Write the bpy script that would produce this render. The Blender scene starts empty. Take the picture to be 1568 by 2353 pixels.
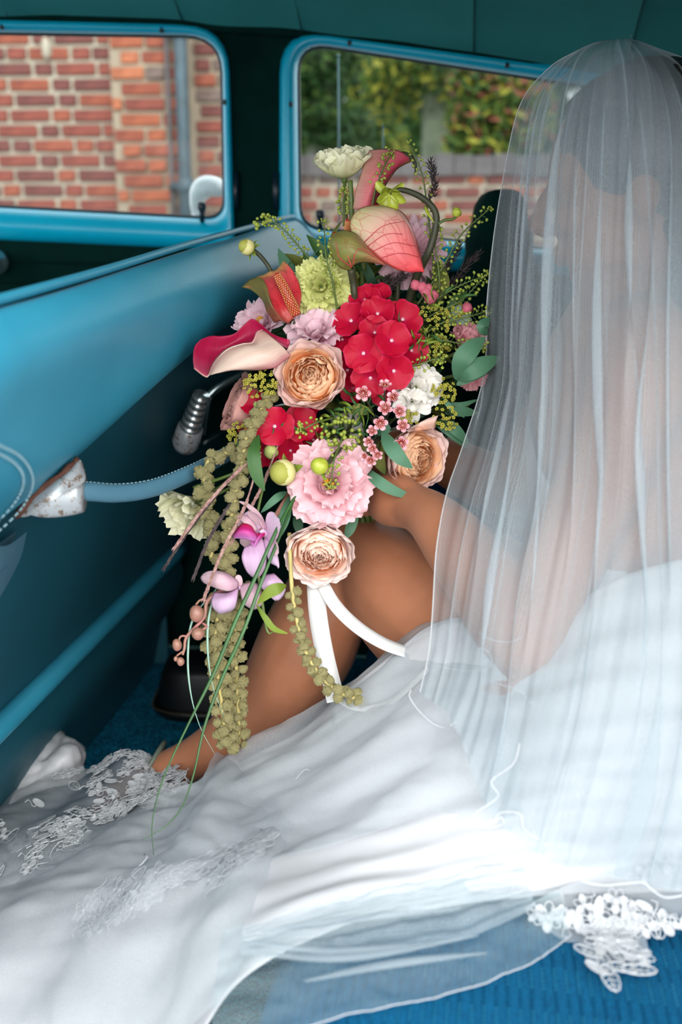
import bpy, bmesh, math, random
from mathutils import Vector, Matrix, noise

random.seed(7)
R_ = random.Random(11)
PI = math.pi
sc = bpy.context.scene
COL = sc.collection

# ------------------------------------------------------------------ camera, world, sun, exposure
F = 35.0 / 36.0 * 2353.0            # focal length in pixels of the 1568x2353 frame
CX, CY = 784.0, 1176.5
PITCH = math.radians(15.0)
CT, ST = math.cos(PITCH), math.sin(PITCH)
CAM = Vector((0.0, 0.0, 1.20))
RT, UP, FW = Vector((1, 0, 0)), Vector((0, ST, CT)), Vector((0, CT, -ST))

cam_data = bpy.data.cameras.new("camera")
cam = bpy.data.objects.new("camera", cam_data)
COL.objects.link(cam)
cam.location = CAM
cam.rotation_euler = (math.radians(90) - PITCH, 0, 0)
cam_data.sensor_fit = 'VERTICAL'
cam_data.sensor_height = 36.0
cam_data.sensor_width = 24.0
cam_data.lens = 35.0
cam_data.clip_start = 0.02
cam_data.dof.use_dof = True
cam_data.dof.focus_distance = 1.16
cam_data.dof.aperture_fstop = 3.5
sc.camera = cam

world = bpy.data.worlds.new("overcast_sky")
sc.world = world
world.use_nodes = True
bgn = world.node_tree.nodes["Background"]
bgn.inputs[0].default_value = (0.93, 0.97, 1.0, 1)
bgn.inputs[1].default_value = 1.12

sun_d = bpy.data.lights.new("soft_sun", 'SUN')
sun_d.energy = 1.75
sun_d.angle = math.radians(70)
sun_d.color = (1.0, 0.96, 0.92)
sun = bpy.data.objects.new("soft_sun", sun_d)
COL.objects.link(sun)
# the sun stands behind the camera, a little to its left, over the open car door
sun.rotation_euler = Vector((-0.12, 1.0, -0.34)).to_track_quat('-Z', 'Y').to_euler()

sc.view_settings.view_transform = 'Standard'
sc.view_settings.look = 'None'
sc.view_settings.gamma = 1.0
sc.view_settings.use_curve_mapping = False
sc.view_settings.exposure = 1.32
try:
    sc.cycles.use_denoising = True
    sc.cycles.transparent_max_bounces = 20
    sc.cycles.max_bounces = 6
    sc.cycles.diffuse_bounces = 3
    sc.cycles.glossy_bounces = 2
    sc.cycles.use_adaptive_sampling = True
    sc.cycles.adaptive_threshold = 0.05
except Exception:
    pass

# ------------------------------------------------------------------ placing helpers
def P(px, py, d):
    return CAM + RT * ((px - CX) / F * d) + UP * (-(py - CY) / F * d) + FW * d

def ray(px, py):
    return RT * ((px - CX) / F) + UP * (-(py - CY) / F) + FW

YAW = math.radians(8.0)             # the car stands turned by 8 degrees
LA = Vector((math.sin(YAW), math.cos(YAW), 0))      # across the car, away from the open door
RA = Vector((math.cos(YAW), -math.sin(YAW), 0))     # towards the back of the car

def C(r, l, z):                     # car coordinates, z counted from lens height
    return RA * r + LA * l + Vector((0, 0, CAM.z + z))

def PL(px, py, l):                  # pixel -> point on the upright plane at l
    v = ray(px, py)
    return CAM + v * (l / v.dot(LA))

def PZ(px, py, z):                  # pixel -> point on the level plane z (from lens height)
    v = ray(px, py)
    return CAM + v * (z / v.z)

def lin(c):
    out = []
    for x in c[:3]:
        x = x / 255.0
        out.append(x / 12.92 if x <= 0.04045 else ((x + 0.055) / 1.055) ** 2.4)
    return tuple(out) + (1.0,)

# ------------------------------------------------------------------ objects, names, properties
WM = {}

def link(o, parent=None, M=None):
    M = M or Matrix.Identity(4)
    COL.objects.link(o)
    WM[o.name] = M.copy()
    if parent is not None:
        o.parent = parent
        o.matrix_parent_inverse = WM[parent.name].inverted()
    o.matrix_basis = M
    return o

def empty(name, loc, parent=None):
    o = bpy.data.objects.new(name, None)
    o.empty_display_size = 0.05
    return link(o, parent, Matrix.Translation(loc))

def tag(o, label=None, cat=None, group=None, kind=None):
    if label: o["label"] = label
    if cat: o["category"] = cat
    if group: o["group"] = group
    if kind: o["kind"] = kind
    return o

class MB:
    """collects shapes into one mesh"""
    def __init__(s):
        s.v, s.f, s.uv, s.mi = [], [], [], []
    def add(s, verts, faces, uvs=None, M=None, mi=0):
        b = len(s.v)
        for q in verts:
            s.v.append((M @ Vector(q)) if M is not None else Vector(q))
        for fc in faces:
            s.f.append([i + b for i in fc]); s.mi.append(mi)
        s.uv += list(uvs) if uvs else [(0.0, 0.0)] * len(verts)
        return s
    def grid(s, g, M=None, mi=0, close_u=False, close_v=False, cap=False):
        nv, nu = len(g), len(g[0])
        verts = [q for row in g for q in row]
        uvs = [(i / max(1, nu - 1), j / max(1, nv - 1)) for j in range(nv) for i in range(nu)]
        fs = []
        for j in range(nv - (0 if close_v else 1)):
            for i in range(nu - (0 if close_u else 1)):
                a, b = j, (j + 1) % nv
                c, d = i, (i + 1) % nu
                fs.append([a * nu + c, a * nu + d, b * nu + d, b * nu + c])
        if cap:
            fs.append(list(range(nu))[::-1]); fs.append([(nv - 1) * nu + i for i in range(nu)])
        return s.add(verts, fs, uvs, M, mi)
    def tube(s, pts, rad, n=8, M=None, mi=0, cap=True, flat=1.0, up=None):
        pts = [Vector(q) for q in pts]
        m = len(pts)
        if not hasattr(rad, '__len__'): rad = [rad] * m
        rows, nrm = [], None
        for i in range(m):
            t = (pts[min(i + 1, m - 1)] - pts[max(i - 1, 0)])
            t = t.normalized() if t.length > 1e-9 else Vector((0, 0, 1))
            if nrm is None:
                a = up or (Vector((0, 0, 1)) if abs(t.z) < 0.9 else Vector((1, 0, 0)))
                nrm = (a - t * a.dot(t)).normalized()
            else:
                nrm = nrm - t * nrm.dot(t)
                nrm = nrm.normalized() if nrm.length > 1e-6 else Vector((1, 0, 0))
            bn = t.cross(nrm)
            rows.append([pts[i] + nrm * (math.cos(2 * PI * k / n) * rad[i]) + bn * (math.sin(2 * PI * k / n) * rad[i] * flat) for k in range(n)])
        return s.grid(rows, M, mi, close_u=True, cap=cap)
    def box(s, lo, hi, M=None, mi=0):
        (a, b, c), (d, e, f) = lo, hi
        v = [(a, b, c), (d, b, c), (d, e, c), (a, e, c), (a, b, f), (d, b, f), (d, e, f), (a, e, f)]
        return s.add(v, [[0, 3, 2, 1], [4, 5, 6, 7], [0, 1, 5, 4], [1, 2, 6, 5], [2, 3, 7, 6], [3, 0, 4, 7]], None, M, mi)
    def ball(s, c, r, n=8, m=6, M=None, mi=0, lump=0.0, seed=0.0):
        c = Vector(c); r = Vector(r) if hasattr(r, '__len__') else Vector((r, r, r))
        vs, fs = [], []
        for j in range(1, m):
            th = PI * j / m
            for i in range(n):
                ph = 2 * PI * i / n
                q = Vector((math.sin(th) * math.cos(ph), math.sin(th) * math.sin(ph), math.cos(th)))
                k = 1 + (lump * noise.noise(q * 2.7 + Vector((seed, seed * 1.7, 0))) if lump else 0)
                vs.append(c + Vector((q.x * r.x, q.y * r.y, q.z * r.z)) * k)
        t = len(vs); vs.append(c + Vector((0, 0, r.z))); vs.append(c - Vector((0, 0, r.z)))
        for j in range(m - 2):
            for i in range(n):
                k = (i + 1) % n
                fs.append([j * n + i, (j + 1) * n + i, (j + 1) * n + k, j * n + k])
        for i in range(n):
            k = (i + 1) % n
            fs.append([t, i, k]); fs.append([t + 1, (m - 2) * n + k, (m - 2) * n + i])
        return s.add(vs, fs, None, M, mi)
    def mesh(s, name, mats, smooth=True):
        me = bpy.data.meshes.new(name)
        me.from_pydata([tuple(q) for q in s.v], [], s.f)
        if not isinstance(mats, (list, tuple)): mats = [mats]
        for m in mats: me.materials.append(m)
        uvl = me.uv_layers.new(name="UVMap")
        buf = []
        for lp in me.loops:
            buf += s.uv[lp.vertex_index]
        uvl.data.foreach_set("uv", buf)
        me.polygons.foreach_set("material_index", s.mi)
        me.polygons.foreach_set("use_smooth", [smooth] * len(me.polygons))
        me.update()
        return me
    def build(s, name, mats, parent=None, smooth=True, M=None):
        return link(bpy.data.objects.new(name, s.mesh(name, mats, smooth)), parent, M)

def obj(name, me, parent=None, M=None):
    return link(bpy.data.objects.new(name, me), parent, M)

def cr(pts, n):
    """Catmull-Rom through the points, n samples in all"""
    pts = [Vector(q) for q in pts]
    m = len(pts)
    if m == 2: return [pts[0].lerp(pts[1], i / (n - 1)) for i in range(n)]
    out = []
    for i in range(n):
        t = i / (n - 1) * (m - 1)
        k = min(int(t), m - 2); t -= k
        p1, p2 = pts[k], pts[k + 1]
        p0 = pts[k - 1] if k > 0 else p1 * 2 - p2
        p3 = pts[k + 2] if k + 2 < m else p2 * 2 - p1
        out.append(0.5 * ((2 * p1) + (p2 - p0) * t + (2 * p0 - 5 * p1 + 4 * p2 - p3) * t * t + (3 * p1 - p0 - 3 * p2 + p3) * t ** 3))
    return out

def patch(rows, nu, nv):
    rr = [cr(r, nu) for r in rows]
    cols = [cr([r[i] for r in rr], nv) for i in range(nu)]
    return [[cols[i][j] for i in range(nu)] for j in range(nv)]

def grid_normals(g):
    nv, nu = len(g), len(g[0])
    out = []
    for j in range(nv):
        row = []
        for i in range(nu):
            a = g[j][min(i + 1, nu - 1)] - g[j][max(i - 1, 0)]
            b = g[min(j + 1, nv - 1)][i] - g[max(j - 1, 0)][i]
            n = a.cross(b)
            row.append(n.normalized() if n.length > 1e-12 else Vector((0, 0, 1)))
        out.append(row)
    return out

def pxs(lst):
    return [P(*q) for q in lst]

# ------------------------------------------------------------------ materials
def nt(name):
    m = bpy.data.materials.new(name)
    m.use_nodes = True
    n = m.node_tree.nodes; l = m.node_tree.links
    n.clear()
    out = n.new("ShaderNodeOutputMaterial")
    return m, n, l, out

def ramp(n, stops, interp='LINEAR'):
    r = n.new("ShaderNodeValToRGB")
    r.color_ramp.interpolation = interp
    e = r.color_ramp.elements
    while len(e) > 1: e.remove(e[0])
    e[0].position = stops[0][0]; e[0].color = stops[0][1]
    for p, c in stops[1:]:
        q = e.new(p); q.color = c
    return r

def texco(n, l, scale, out='Object'):
    tc = n.new("ShaderNodeTexCoord"); mp = n.new("ShaderNodeMapping")
    mp.inputs['Scale'].default_value = scale if hasattr(scale, '__len__') else (scale,) * 3
    l.new(tc.outputs[out], mp.inputs[0])
    return mp

def mat(name, c, rough=0.5, var=0.12, vscale=30, bump=0.0, bscale=200, metal=0.0, c2=None, spec=0.5, coat=0.0):
    m, n, l, out = nt(name)
    b = n.new("ShaderNodeBsdfPrincipled")
    b.inputs['Roughness'].default_value = rough
    b.inputs['Metallic'].default_value = metal
    b.inputs['Specular IOR Level'].default_value = spec
    b.inputs['Coat Weight'].default_value = coat; b.inputs['Coat Roughness'].default_value = 0.18
    mp = texco(n, l, 1.0)
    nz = n.new("ShaderNodeTexNoise"); nz.inputs['Scale'].default_value = vscale; nz.inputs['Detail'].default_value = 4
    l.new(mp.outputs[0], nz.inputs['Vector'])
    a = lin(c); k = lin(c2) if c2 else tuple(x * (1 - 2 * var) for x in a[:3]) + (1,)
    r = ramp(n, [(0.3, k), (0.7, a)])
    l.new(nz.outputs[0], r.inputs[0]); l.new(r.outputs[0], b.inputs['Base Color'])
    if bump:
        nb = n.new("ShaderNodeTexNoise"); nb.inputs['Scale'].default_value = bscale; nb.inputs['Detail'].default_value = 3
        l.new(mp.outputs[0], nb.inputs['Vector'])
        bp = n.new("ShaderNodeBump"); bp.inputs['Strength'].default_value = bump; bp.inputs['Distance'].default_value = 0.002
        l.new(nb.outputs[0], bp.inputs['Height']); l.new(bp.outputs[0], b.inputs['Normal'])
    l.new(b.outputs[0], out.inputs[0])
    return m

def petal_mat(name, stops, transl=0.3, vein=0.0, veincol=None, rough=0.55, vscale=(60, 3, 1), edge=None, cross=None):
    """colour runs along the petal (uv v) with fine streaks; light passes through"""
    m, n, l, out = nt(name)
    tc = n.new("ShaderNodeTexCoord"); sx = n.new("ShaderNodeSeparateXYZ")
    l.new(tc.outputs['UV'], sx.inputs[0])
    r = ramp(n, [(p, lin(c)) for p, c in stops])
    l.new(sx.outputs['Y'], r.inputs[0])
    colr = r.outputs[0]
    mp = n.new("ShaderNodeMapping"); mp.inputs['Scale'].default_value = vscale
    l.new(tc.outputs['UV'], mp.inputs[0])
    nz = n.new("ShaderNodeTexNoise"); nz.inputs['Scale'].default_value = 1.0; nz.inputs['Detail'].default_value = 3
    l.new(mp.outputs[0], nz.inputs['Vector'])
    mx = n.new("ShaderNodeMixRGB"); mx.blend_type = 'MULTIPLY'
    rr = ramp(n, [(0.35, (0.86, 0.84, 0.84, 1)), (0.6, (1, 1, 1, 1))])
    l.new(nz.outputs[0], rr.inputs[0])
    mx.inputs[0].default_value = 0.7
    l.new(colr, mx.inputs[1]); l.new(rr.outputs[0], mx.inputs[2]); colr = mx.outputs[0]
    if cross:
        rc = ramp(n, [(p, lin(c)) for p, c in cross])
        l.new(sx.outputs['X'], rc.inputs[0])
        m4 = n.new("ShaderNodeMixRGB"); m4.inputs[0].default_value = 0.5
        l.new(colr, m4.inputs[1]); l.new(rc.outputs[0], m4.inputs[2]); colr = m4.outputs[0]
    if vein:
        mv = n.new("ShaderNodeMapping"); mv.inputs['Scale'].default_value = (5.5, 4.0, 1)
        l.new(tc.outputs['UV'], mv.inputs[0])
        vo = n.new("ShaderNodeTexVoronoi"); vo.feature = 'DISTANCE_TO_EDGE'; vo.inputs['Scale'].default_value = 1.0
        l.new(mv.outputs[0], vo.inputs['Vector'])
        rv = ramp(n, [(0.0, (1, 1, 1, 1)), (0.05, (0, 0, 0, 1))])
        l.new(vo.outputs[0], rv.inputs[0])
        m2 = n.new("ShaderNodeMixRGB"); m2.inputs[2].default_value = lin(veincol)
        mu = n.new("ShaderNodeMath"); mu.operation = 'MULTIPLY'; mu.inputs[1].default_value = vein
        l.new(rv.outputs[0], mu.inputs[0]); l.new(mu.outputs[0], m2.inputs[0]); l.new(colr, m2.inputs[1]); colr = m2.outputs[0]
    b = n.new("ShaderNodeBsdfPrincipled"); b.inputs['Roughness'].default_value = rough; b.inputs['Specular IOR Level'].default_value = 0.3
    l.new(colr, b.inputs['Base Color'])
    bp = n.new("ShaderNodeBump"); bp.inputs['Strength'].default_value = 0.15; bp.inputs['Distance'].default_value = 0.001
    l.new(nz.outputs[0], bp.inputs['Height']); l.new(bp.outputs[0], b.inputs['Normal'])
    tr = n.new("ShaderNodeBsdfTranslucent"); l.new(colr, tr.inputs[0])
    ms = n.new("ShaderNodeMixShader"); ms.inputs[0].default_value = transl
    l.new(b.outputs[0], ms.inputs[1]); l.new(tr.outputs[0], ms.inputs[2]); l.new(ms.outputs[0], out.inputs[0])
    return m

def tulle_mat(name, alpha, c=(238, 242, 246), net=170.0, contrast=0.35, coord='UV', aspect=(1, 1, 1)):
    """net fabric: a share of threads (diffuse and translucent) and of open holes, with a fine weave"""
    m, n, l, out = nt(name)
    mp = texco(n, l, [net * a for a in aspect], coord)
    vo = n.new("ShaderNodeTexVoronoi"); vo.feature = 'DISTANCE_TO_EDGE'; vo.inputs['Scale'].default_value = 1.0
    vo.inputs['Randomness'].default_value = 0.35
    l.new(mp.outputs[0], vo.inputs['Vector'])
    r = ramp(n, [(0.08, (1, 1, 1, 1)), (0.4, (0, 0, 0, 1))])
    l.new(vo.outputs[0], r.inputs[0])
    ma = n.new("ShaderNodeMapRange")
    ma.inputs['To Min'].default_value = alpha * (1 - contrast); ma.inputs['To Max'].default_value = min(1.0, alpha * (1 + contrast))
    l.new(r.outputs[0], ma.inputs['Value'])
    df = n.new("ShaderNodeBsdfDiffuse"); tl = n.new("ShaderNodeBsdfTranslucent")
    df.inputs[0].default_value = lin(c); tl.inputs[0].default_value = lin(c)
    mm = n.new("ShaderNodeMixShader"); mm.inputs[0].default_value = 0.42
    l.new(df.outputs[0], mm.inputs[1]); l.new(tl.outputs[0], mm.inputs[2])
    tp = n.new("ShaderNodeBsdfTransparent")
    ms = n.new("ShaderNodeMixShader")
    l.new(ma.outputs[0], ms.inputs[0]); l.new(tp.outputs[0], ms.inputs[1]); l.new(mm.outputs[0], ms.inputs[2])
    l.new(ms.outputs[0], out.inputs[0])
    return m

def glass_mat(name):
    m, n, l, out = nt(name)
    gl = n.new("ShaderNodeBsdfGlossy"); gl.inputs['Roughness'].default_value = 0.02
    mp = texco(n, l, 3.0)
    nz = n.new("ShaderNodeTexNoise"); nz.inputs['Scale'].default_value = 2.0
    l.new(mp.outputs[0], nz.inputs['Vector'])
    rr = ramp(n, [(0.3, (0.001, 0.001, 0.001, 1)), (0.75, (0.005, 0.005, 0.005, 1))])
    l.new(nz.outputs[0], rr.inputs[0])
    tp = n.new("ShaderNodeBsdfTransparent"); tp.inputs[0].default_value = (0.93, 0.97, 0.96, 1)
    ms = n.new("ShaderNodeMixShader")
    l.new(rr.outputs[0], ms.inputs[0]); l.new(tp.outputs[0], ms.inputs[1]); l.new(gl.outputs[0], ms.inputs[2])
    l.new(ms.outputs[0], out.inputs[0])
    return m

M = {}
M['frame'] = mat('cyan_painted_metal', (0, 172, 206), 0.4, 0.04, 8, spec=0.25, coat=0.4)
M['dark'] = mat('dark_teal_trim', (3, 38, 34), 0.8, 0.15, 20, spec=0.05)
M['liner'] = mat('headliner_cloth', (46, 130, 128), 0.9, 0.05, 12, 0.1, 300)
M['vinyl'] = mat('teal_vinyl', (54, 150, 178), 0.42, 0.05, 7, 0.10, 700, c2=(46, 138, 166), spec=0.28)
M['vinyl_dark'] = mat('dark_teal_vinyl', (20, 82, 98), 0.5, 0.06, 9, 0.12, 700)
M['vinyl_light'] = mat('pale_teal_vinyl', (72, 116, 136), 0.45, 0.05, 9, 0.1, 600)
M['liner_seam'] = mat('headliner_seam_cloth', (28, 84, 84), 0.9, 0.05, 12)
M['thread'] = mat('pale_thread', (150, 185, 195), 0.8, 0.1, 200)
M['chrome'] = mat('chrome', (214, 220, 220), 0.22, 0.06, 50, metal=0.85)
M['black'] = mat('black_leather', (16, 20, 22), 0.42, 0.2, 60, 0.3, 400)
M['lock'] = mat('dark_plastic', (8, 30, 42), 0.4)
M['glass'] = glass_mat('window_glass')
M['asphalt'] = mat('asphalt', (120, 122, 122), 0.9, 0.12, 6, 0.3, 60)
# ------------------------------------------------------------------ the car around the scene
FLOOR, SEATZ = -0.86, -0.56
LW = 1.98                            # far side of the car

def panel_mesh(outer, holes, l, name, m, parent=None, thick=0.02):
    """upright panel at l with holes, outlines as points"""
    bm = bmesh.new()
    es = []
    for loop in [outer] + holes:
        vs = [bm.verts.new(q) for q in loop]
        for i in range(len(vs)): es.append(bm.edges.new((vs[i], vs[(i + 1) % len(vs)])))
    bmesh.ops.triangle_fill(bm, use_beauty=True, edges=es)
    ex = bmesh.ops.extrude_face_region(bm, geom=bm.faces[:])
    bmesh.ops.translate(bm, verts=[g for g in ex['geom'] if isinstance(g, bmesh.types.BMVert)], vec=LA * thick)
    bmesh.ops.recalc_face_normals(bm, faces=bm.faces[:])
    me = bpy.data.meshes.new(name); bm.to_mesh(me); bm.free()
    me.materials.append(m)
    return obj(name, me, parent)

def smooth_loop(pts, n):
    """closed Catmull-Rom loop"""
    m = len(pts); out = []
    for i in range(m):
        p0, p1, p2, p3 = pts[i - 1], pts[i], pts[(i + 1) % m], pts[(i + 2) % m]
        for k in range(n):
            t = k / n
            out.append(0.5 * ((2 * p1) + (p2 - p0) * t + (2 * p0 - 5 * p1 + 4 * p2 - p3) * t * t + (3 * p1 - p0 - 3 * p2 + p3) * t ** 3))
    return out

def rounded(corners, n=7):
    """corners: (px,py,radius px) -> rounded polygon in pixels"""
    out = []; m = len(corners)
    for i in range(m):
        a = Vector(corners[i - 1][:2]); b = Vector(corners[i][:2]); c = Vector(corners[(i + 1) % m][:2])
        r = corners[i][2]
        u = (a - b).normalized(); w = (c - b).normalized()
        s, e = b + u * r, b + w * r
        for k in range(n):
            t = k / (n - 1)
            out.append((1 - t) ** 2 * s + 2 * t * (1 - t) * b + t * t * e)
    return out

def ring_frame(name, outer, inner, parent=None, m=None, prof=((0, 0.02), (0.12, -0.012), (0.5, -0.022), (0.86, -0.004), (1.0, 0.05))):
    """door frame: skin between an outer and an inner outline (same count), rolled in section"""
    rows = []
    for t, dl in prof:
        rows.append([PL(*(a.lerp(b, t)), LW + dl) for a, b in zip(outer, inner)])
    mb = MB(); mb.grid(rows, close_u=True)
    return mb.build(name, m or M['frame'], parent)

w1_in = rounded([(-420, 70, 60), (509, 84, 85), (516, 503, 48), (-420, 452, 60)])
w1_out = rounded([(-480, 28, 70), (526, 55, 110), (541, 578, 10), (-480, 532, 10)])
w1_hole = [a.lerp(b, 0.5) for a, b in zip(w1_out, w1_in)]
w2_in = rounded([(684, 97, 75), (1460, 215, 60), (1460, 590, 60), (690, 522, 55)])
w2_out = rounded([(642, 62, 110), (1510, 172, 70), (1510, 640, 30), (640, 612, 10)])
w2_hole = [a.lerp(b, 0.5) for a, b in zip(w2_out, w2_in)]

L0 = LW + 0.012
wall = panel_mesh([C(-2.0, L0, FLOOR), C(1.3, L0, FLOOR), C(1.3, L0, 0.46), C(-2.0, L0, 0.46)],
                  [[PL(q.x, q.y, L0) for q in w1_hole], [PL(q.x, q.y, L0) for q in w2_hole]], L0, "wall_far", M['dark'])
tag(wall, "dark green inner side of the car with its door pillar between two windows", kind="structure")

fr1 = ring_frame("door_1", w1_out, w1_in)
tag(fr1, "bright cyan painted front door frame around the brick wall view", kind="structure")
fr2 = ring_frame("door_2", w2_out, w2_in)
tag(fr2, "bright cyan painted rear door frame around the garden view", kind="structure")

def pane(name, inner, label):
    pts = [PL(q.x, q.y, LW + 0.045) for q in inner]
    bm = bmesh.new(); bm.faces.new([bm.verts.new(q) for q in pts])
    ex = bmesh.ops.extrude_face_region(bm, geom=bm.faces[:])
    bmesh.ops.translate(bm, verts=[g for g in ex['geom'] if isinstance(g, bmesh.types.BMVert)], vec=LA * 0.004)
    me = bpy.data.meshes.new(name); bm.to_mesh(me); bm.free(); me.materials.append(M['glass'])
    o = obj(name, me); tag(o, label, kind="structure")
    return o
pane("window_1", w1_in, "front door window glass before the brick wall")
pane("window_2", w2_in, "rear door window glass before the garden trees")

# dark rubber seal round each pane
for fr, inner in ((fr1, w1_in), (fr2, w2_in)):
    pts = [PL(q.x, q.y, LW + 0.040) for q in inner]
    mb = MB(); mb.tube(pts + pts[:1], 0.004, 6, cap=False); mb.build("window_seal", M['lock'], fr)
# lock buttons on the sills, screws in the frames, hinge, handle
def lathe(mb, base, axis, prof, n=14, mi=0):
    axis = axis.normalized(); q = axis.to_track_quat('Z', 'Y').to_matrix().to_4x4(); T = Matrix.Translation(base) @ q
    rows = [[Vector((r * math.cos(2 * PI * k / n), r * math.sin(2 * PI * k / n), h)) for k in range(n)] for r, h in prof]
    return mb.grid(rows, T, mi, close_u=True, cap=True)
for fr, (px, py) in ((fr1, (465, 510)), (fr2, (737, 528))):
    mb = MB(); b = PL(px, py, LW - 0.005)
    lathe(mb, b, Vector((0, 0, 1)), [(0.005, 0), (0.005, 0.016), (0.0058, 0.02), (0.0085, 0.025), (0.0088, 0.033), (0.006, 0.037)])
    mb.build("lock_button", M['lock'], fr)
for fr, lst in ((fr1, [(372, 70), (517, 235), (5, 62)]), (fr2, [(804, 99), (1166, 150), (668, 240)])):
    for px, py in lst:
        mb = MB(); lathe(mb, PL(px, py, LW - 0.018), -LA, [(0.005, 0), (0.005, 0.002), (0.003, 0.004)], 10); mb.build("screw", M['lock'], fr)
mb = MB()
lathe(mb, PL(-2, 602, LW), -LA, [(0.024, 0), (0.026, 0.02), (0.016, 0.03), (0.022, 0.05), (0.020, 0.06), (0.008, 0.066)], 18)
mb.tube(cr([PL(-2, 602, LW - 0.045), PL(-70, 640, LW - 0.05), PL(-130, 668, LW - 0.045)], 8), 0.009, 10)
mb.build("window_winder", M['chrome'], fr1)
# door card under the front window: ribbed dark panel with thin bright lines
for k, y in enumerate((600, 648)):
    mb = MB(); mb.tube([PL(-250, y - 8, LW + 0.008), PL(420, y + 12, LW + 0.008)], 0.003, 6); mb.build("door_card_bead", M['dark'], fr1)
for px in (543, 637):
    mb = MB(); mb.tube([PL(px - 2, 395, LW), PL(px - 2, 480, LW)], 0.008, 8); mb.build("door_hinge", M['lock'], fr1 if px < 600 else fr2)

# headliner: cove above the far windows, over the cabin to the open door, in sewn panels
LEDGE = []
for px, py in ((-500, 20), (0, 33), (200, 34), (400, 40), (480, 52), (600, 60), (700, 66), (850, 84), (1000, 104), (1240, 140), (1568, 215), (1900, 330)):
    q = PL(px, py, LW - 0.01) - CAM; LEDGE.append((q.dot(RA), q.z))
LEDGE = [(-2.2, LEDGE[0][1] - 0.05)] + LEDGE + [(1.4, LEDGE[-1][1] - 0.1)]
def liner_edge(r):
    # lower edge of the headliner along the car, from the photo's line
    for (a, za), (b, zb) in zip(LEDGE, LEDGE[1:]):
        if r <= b: return za + (zb - za) * (r - a) / (b - a)
    return LEDGE[-1][1]
seam_r = []
for px, py in ((8, 20), (413, 30), (690, 40), (1090, 80), (1443, 80)):
    q = PL(px, py, LW - 0.03) - CAM; seam_r.append(q.dot(RA))
seams = sorted([-1.6, -1.2] + seam_r + [0.75, 1.3])
root = empty("ceiling", C(0, 1.2, 0.55)); tag(root, "grey teal cloth headliner in sewn panels", kind="structure")
for a, b in zip(seams, seams[1:]):
    rows = []
    for t in range(19):
        u = t / 18
        l = LW - 0.012 - u * 1.40
        row = []
        for k in range(9):
            w = k / 8; r = a + (b - a) * w
            e = liner_edge(r)
            crown = 1 - abs(2 * u - 1) ** 2.6
            z = e + (0.16 + 0.02 * math.sin(r)) * crown + 0.006 * math.sin(PI * w) - (0.004 if w in (0, 1) else 0)
            if u == 0: z = e - 0.004
            row.append(C(r, l, z + 0.004 * noise.noise(Vector((r * 9, l * 3, 0)))))
        rows.append(row)
    # roof skin above the cloth closes it from the sky
    MBp = MB(); MBp.grid(rows); MBp.build("headliner_panel", M['liner'], root)
for r in seam_r:
    pts = []
    for t in range(12):
        u = t / 30; l = LW - 0.014 - u * 1.40
        pts.append(C(r, l, liner_edge(r) + 0.16 * (1 - abs(2 * u - 1) ** 2.6) - 0.004))
    mb = MB(); mb.tube(pts, 0.0015, 6); mb.build("headliner_seam", M['liner_seam'], root)
mb = MB(); mb.tube([C(-1.6 + 2.9 * t / 30, LW - 0.005, liner_edge(-1.6 + 2.9 * t / 30) - 0.006) for t in range(31)], 0.010, 8)
mb.build("headliner_welt", M['dark'], root)
rows = []
for t in range(15):
    u = t / 14; l = LW + 0.08 - u * 1.54
    rows.append([C(-2.0 + 3.3 * k / 12, l, liner_edge(-2.0 + 3.3 * k / 12) + 0.005 + 0.215 * (1 - abs(2 * u - 1) ** 2.6)) for k in range(13)])
mb = MB(); mb.grid(rows); o = mb.build("trim_1", M['frame']); tag(o, "blue painted steel roof skin of the car", kind="structure")

# carpeted floor: displaced pile
def carpet_mat():
    m, n, l, out = nt("blue_carpet")
    b = n.new("ShaderNodeBsdfPrincipled"); b.inputs['Roughness'].default_value = 0.95; b.inputs['Specular IOR Level'].default_value = 0.1
    mp = texco(n, l, 1.0)
    nz = n.new("ShaderNodeTexNoise"); nz.inputs['Scale'].default_value = 190; nz.inputs['Detail'].default_value = 3
    l.new(mp.outputs[0], nz.inputs['Vector'])
    r = ramp(n, [(0.35, lin((6, 70, 98))), (0.68, lin((26, 130, 164)))])
    l.new(nz.outputs[0], r.inputs[0]); l.new(r.outputs[0], b.inputs['Base Color'])
    bp = n.new("ShaderNodeBump"); bp.inputs['Strength'].default_value = 0.9; bp.inputs['Distance'].default_value = 0.004
    l.new(nz.outputs[0], bp.inputs['Height']); l.new(bp.outputs[0], b.inputs['Normal']); l.new(b.outputs[0], out.inputs[0])
    return m
M['carpet'] = carpet_mat()
rows = []
for j in range(150):
    l = 0.55 + (LW - 0.55) * j / 149
    rows.append([C(-1.0 + 1.15 * i / 129, l, FLOOR + 0.005 * noise.noise(Vector((i * 0.9, j * 0.9, 0))) + 0.003 * noise.noise(Vector((i * 0.2, j * 0.2, 5)))) for i in range(130)])
mb = MB(); mb.grid(rows); o = mb.build("floor", M['carpet']); tag(o, "blue carpet on the car floor between the seats", kind="structure")
mb = MB(); mb.box((-2.0, 0.5, FLOOR - 0.06), (1.3, LW + 0.05, FLOOR - 0.012), Matrix.Translation((0, 0, CAM.z)) @ Matrix(((RA.x, LA.x, 0, 0), (RA.y, LA.y, 0, 0), (0, 0, 1, 0), (0, 0, 0, 1))))
o = mb.build("trim_2", M['dark'], smooth=False); tag(o, "dark floor pan and door sill of the car", kind="structure")
CARM = Matrix.Translation((0, 0, CAM.z)) @ Matrix(((RA.x, LA.x, 0, 0), (RA.y, LA.y, 0, 0), (0, 0, 1, 0), (0, 0, 0, 1)))

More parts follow.
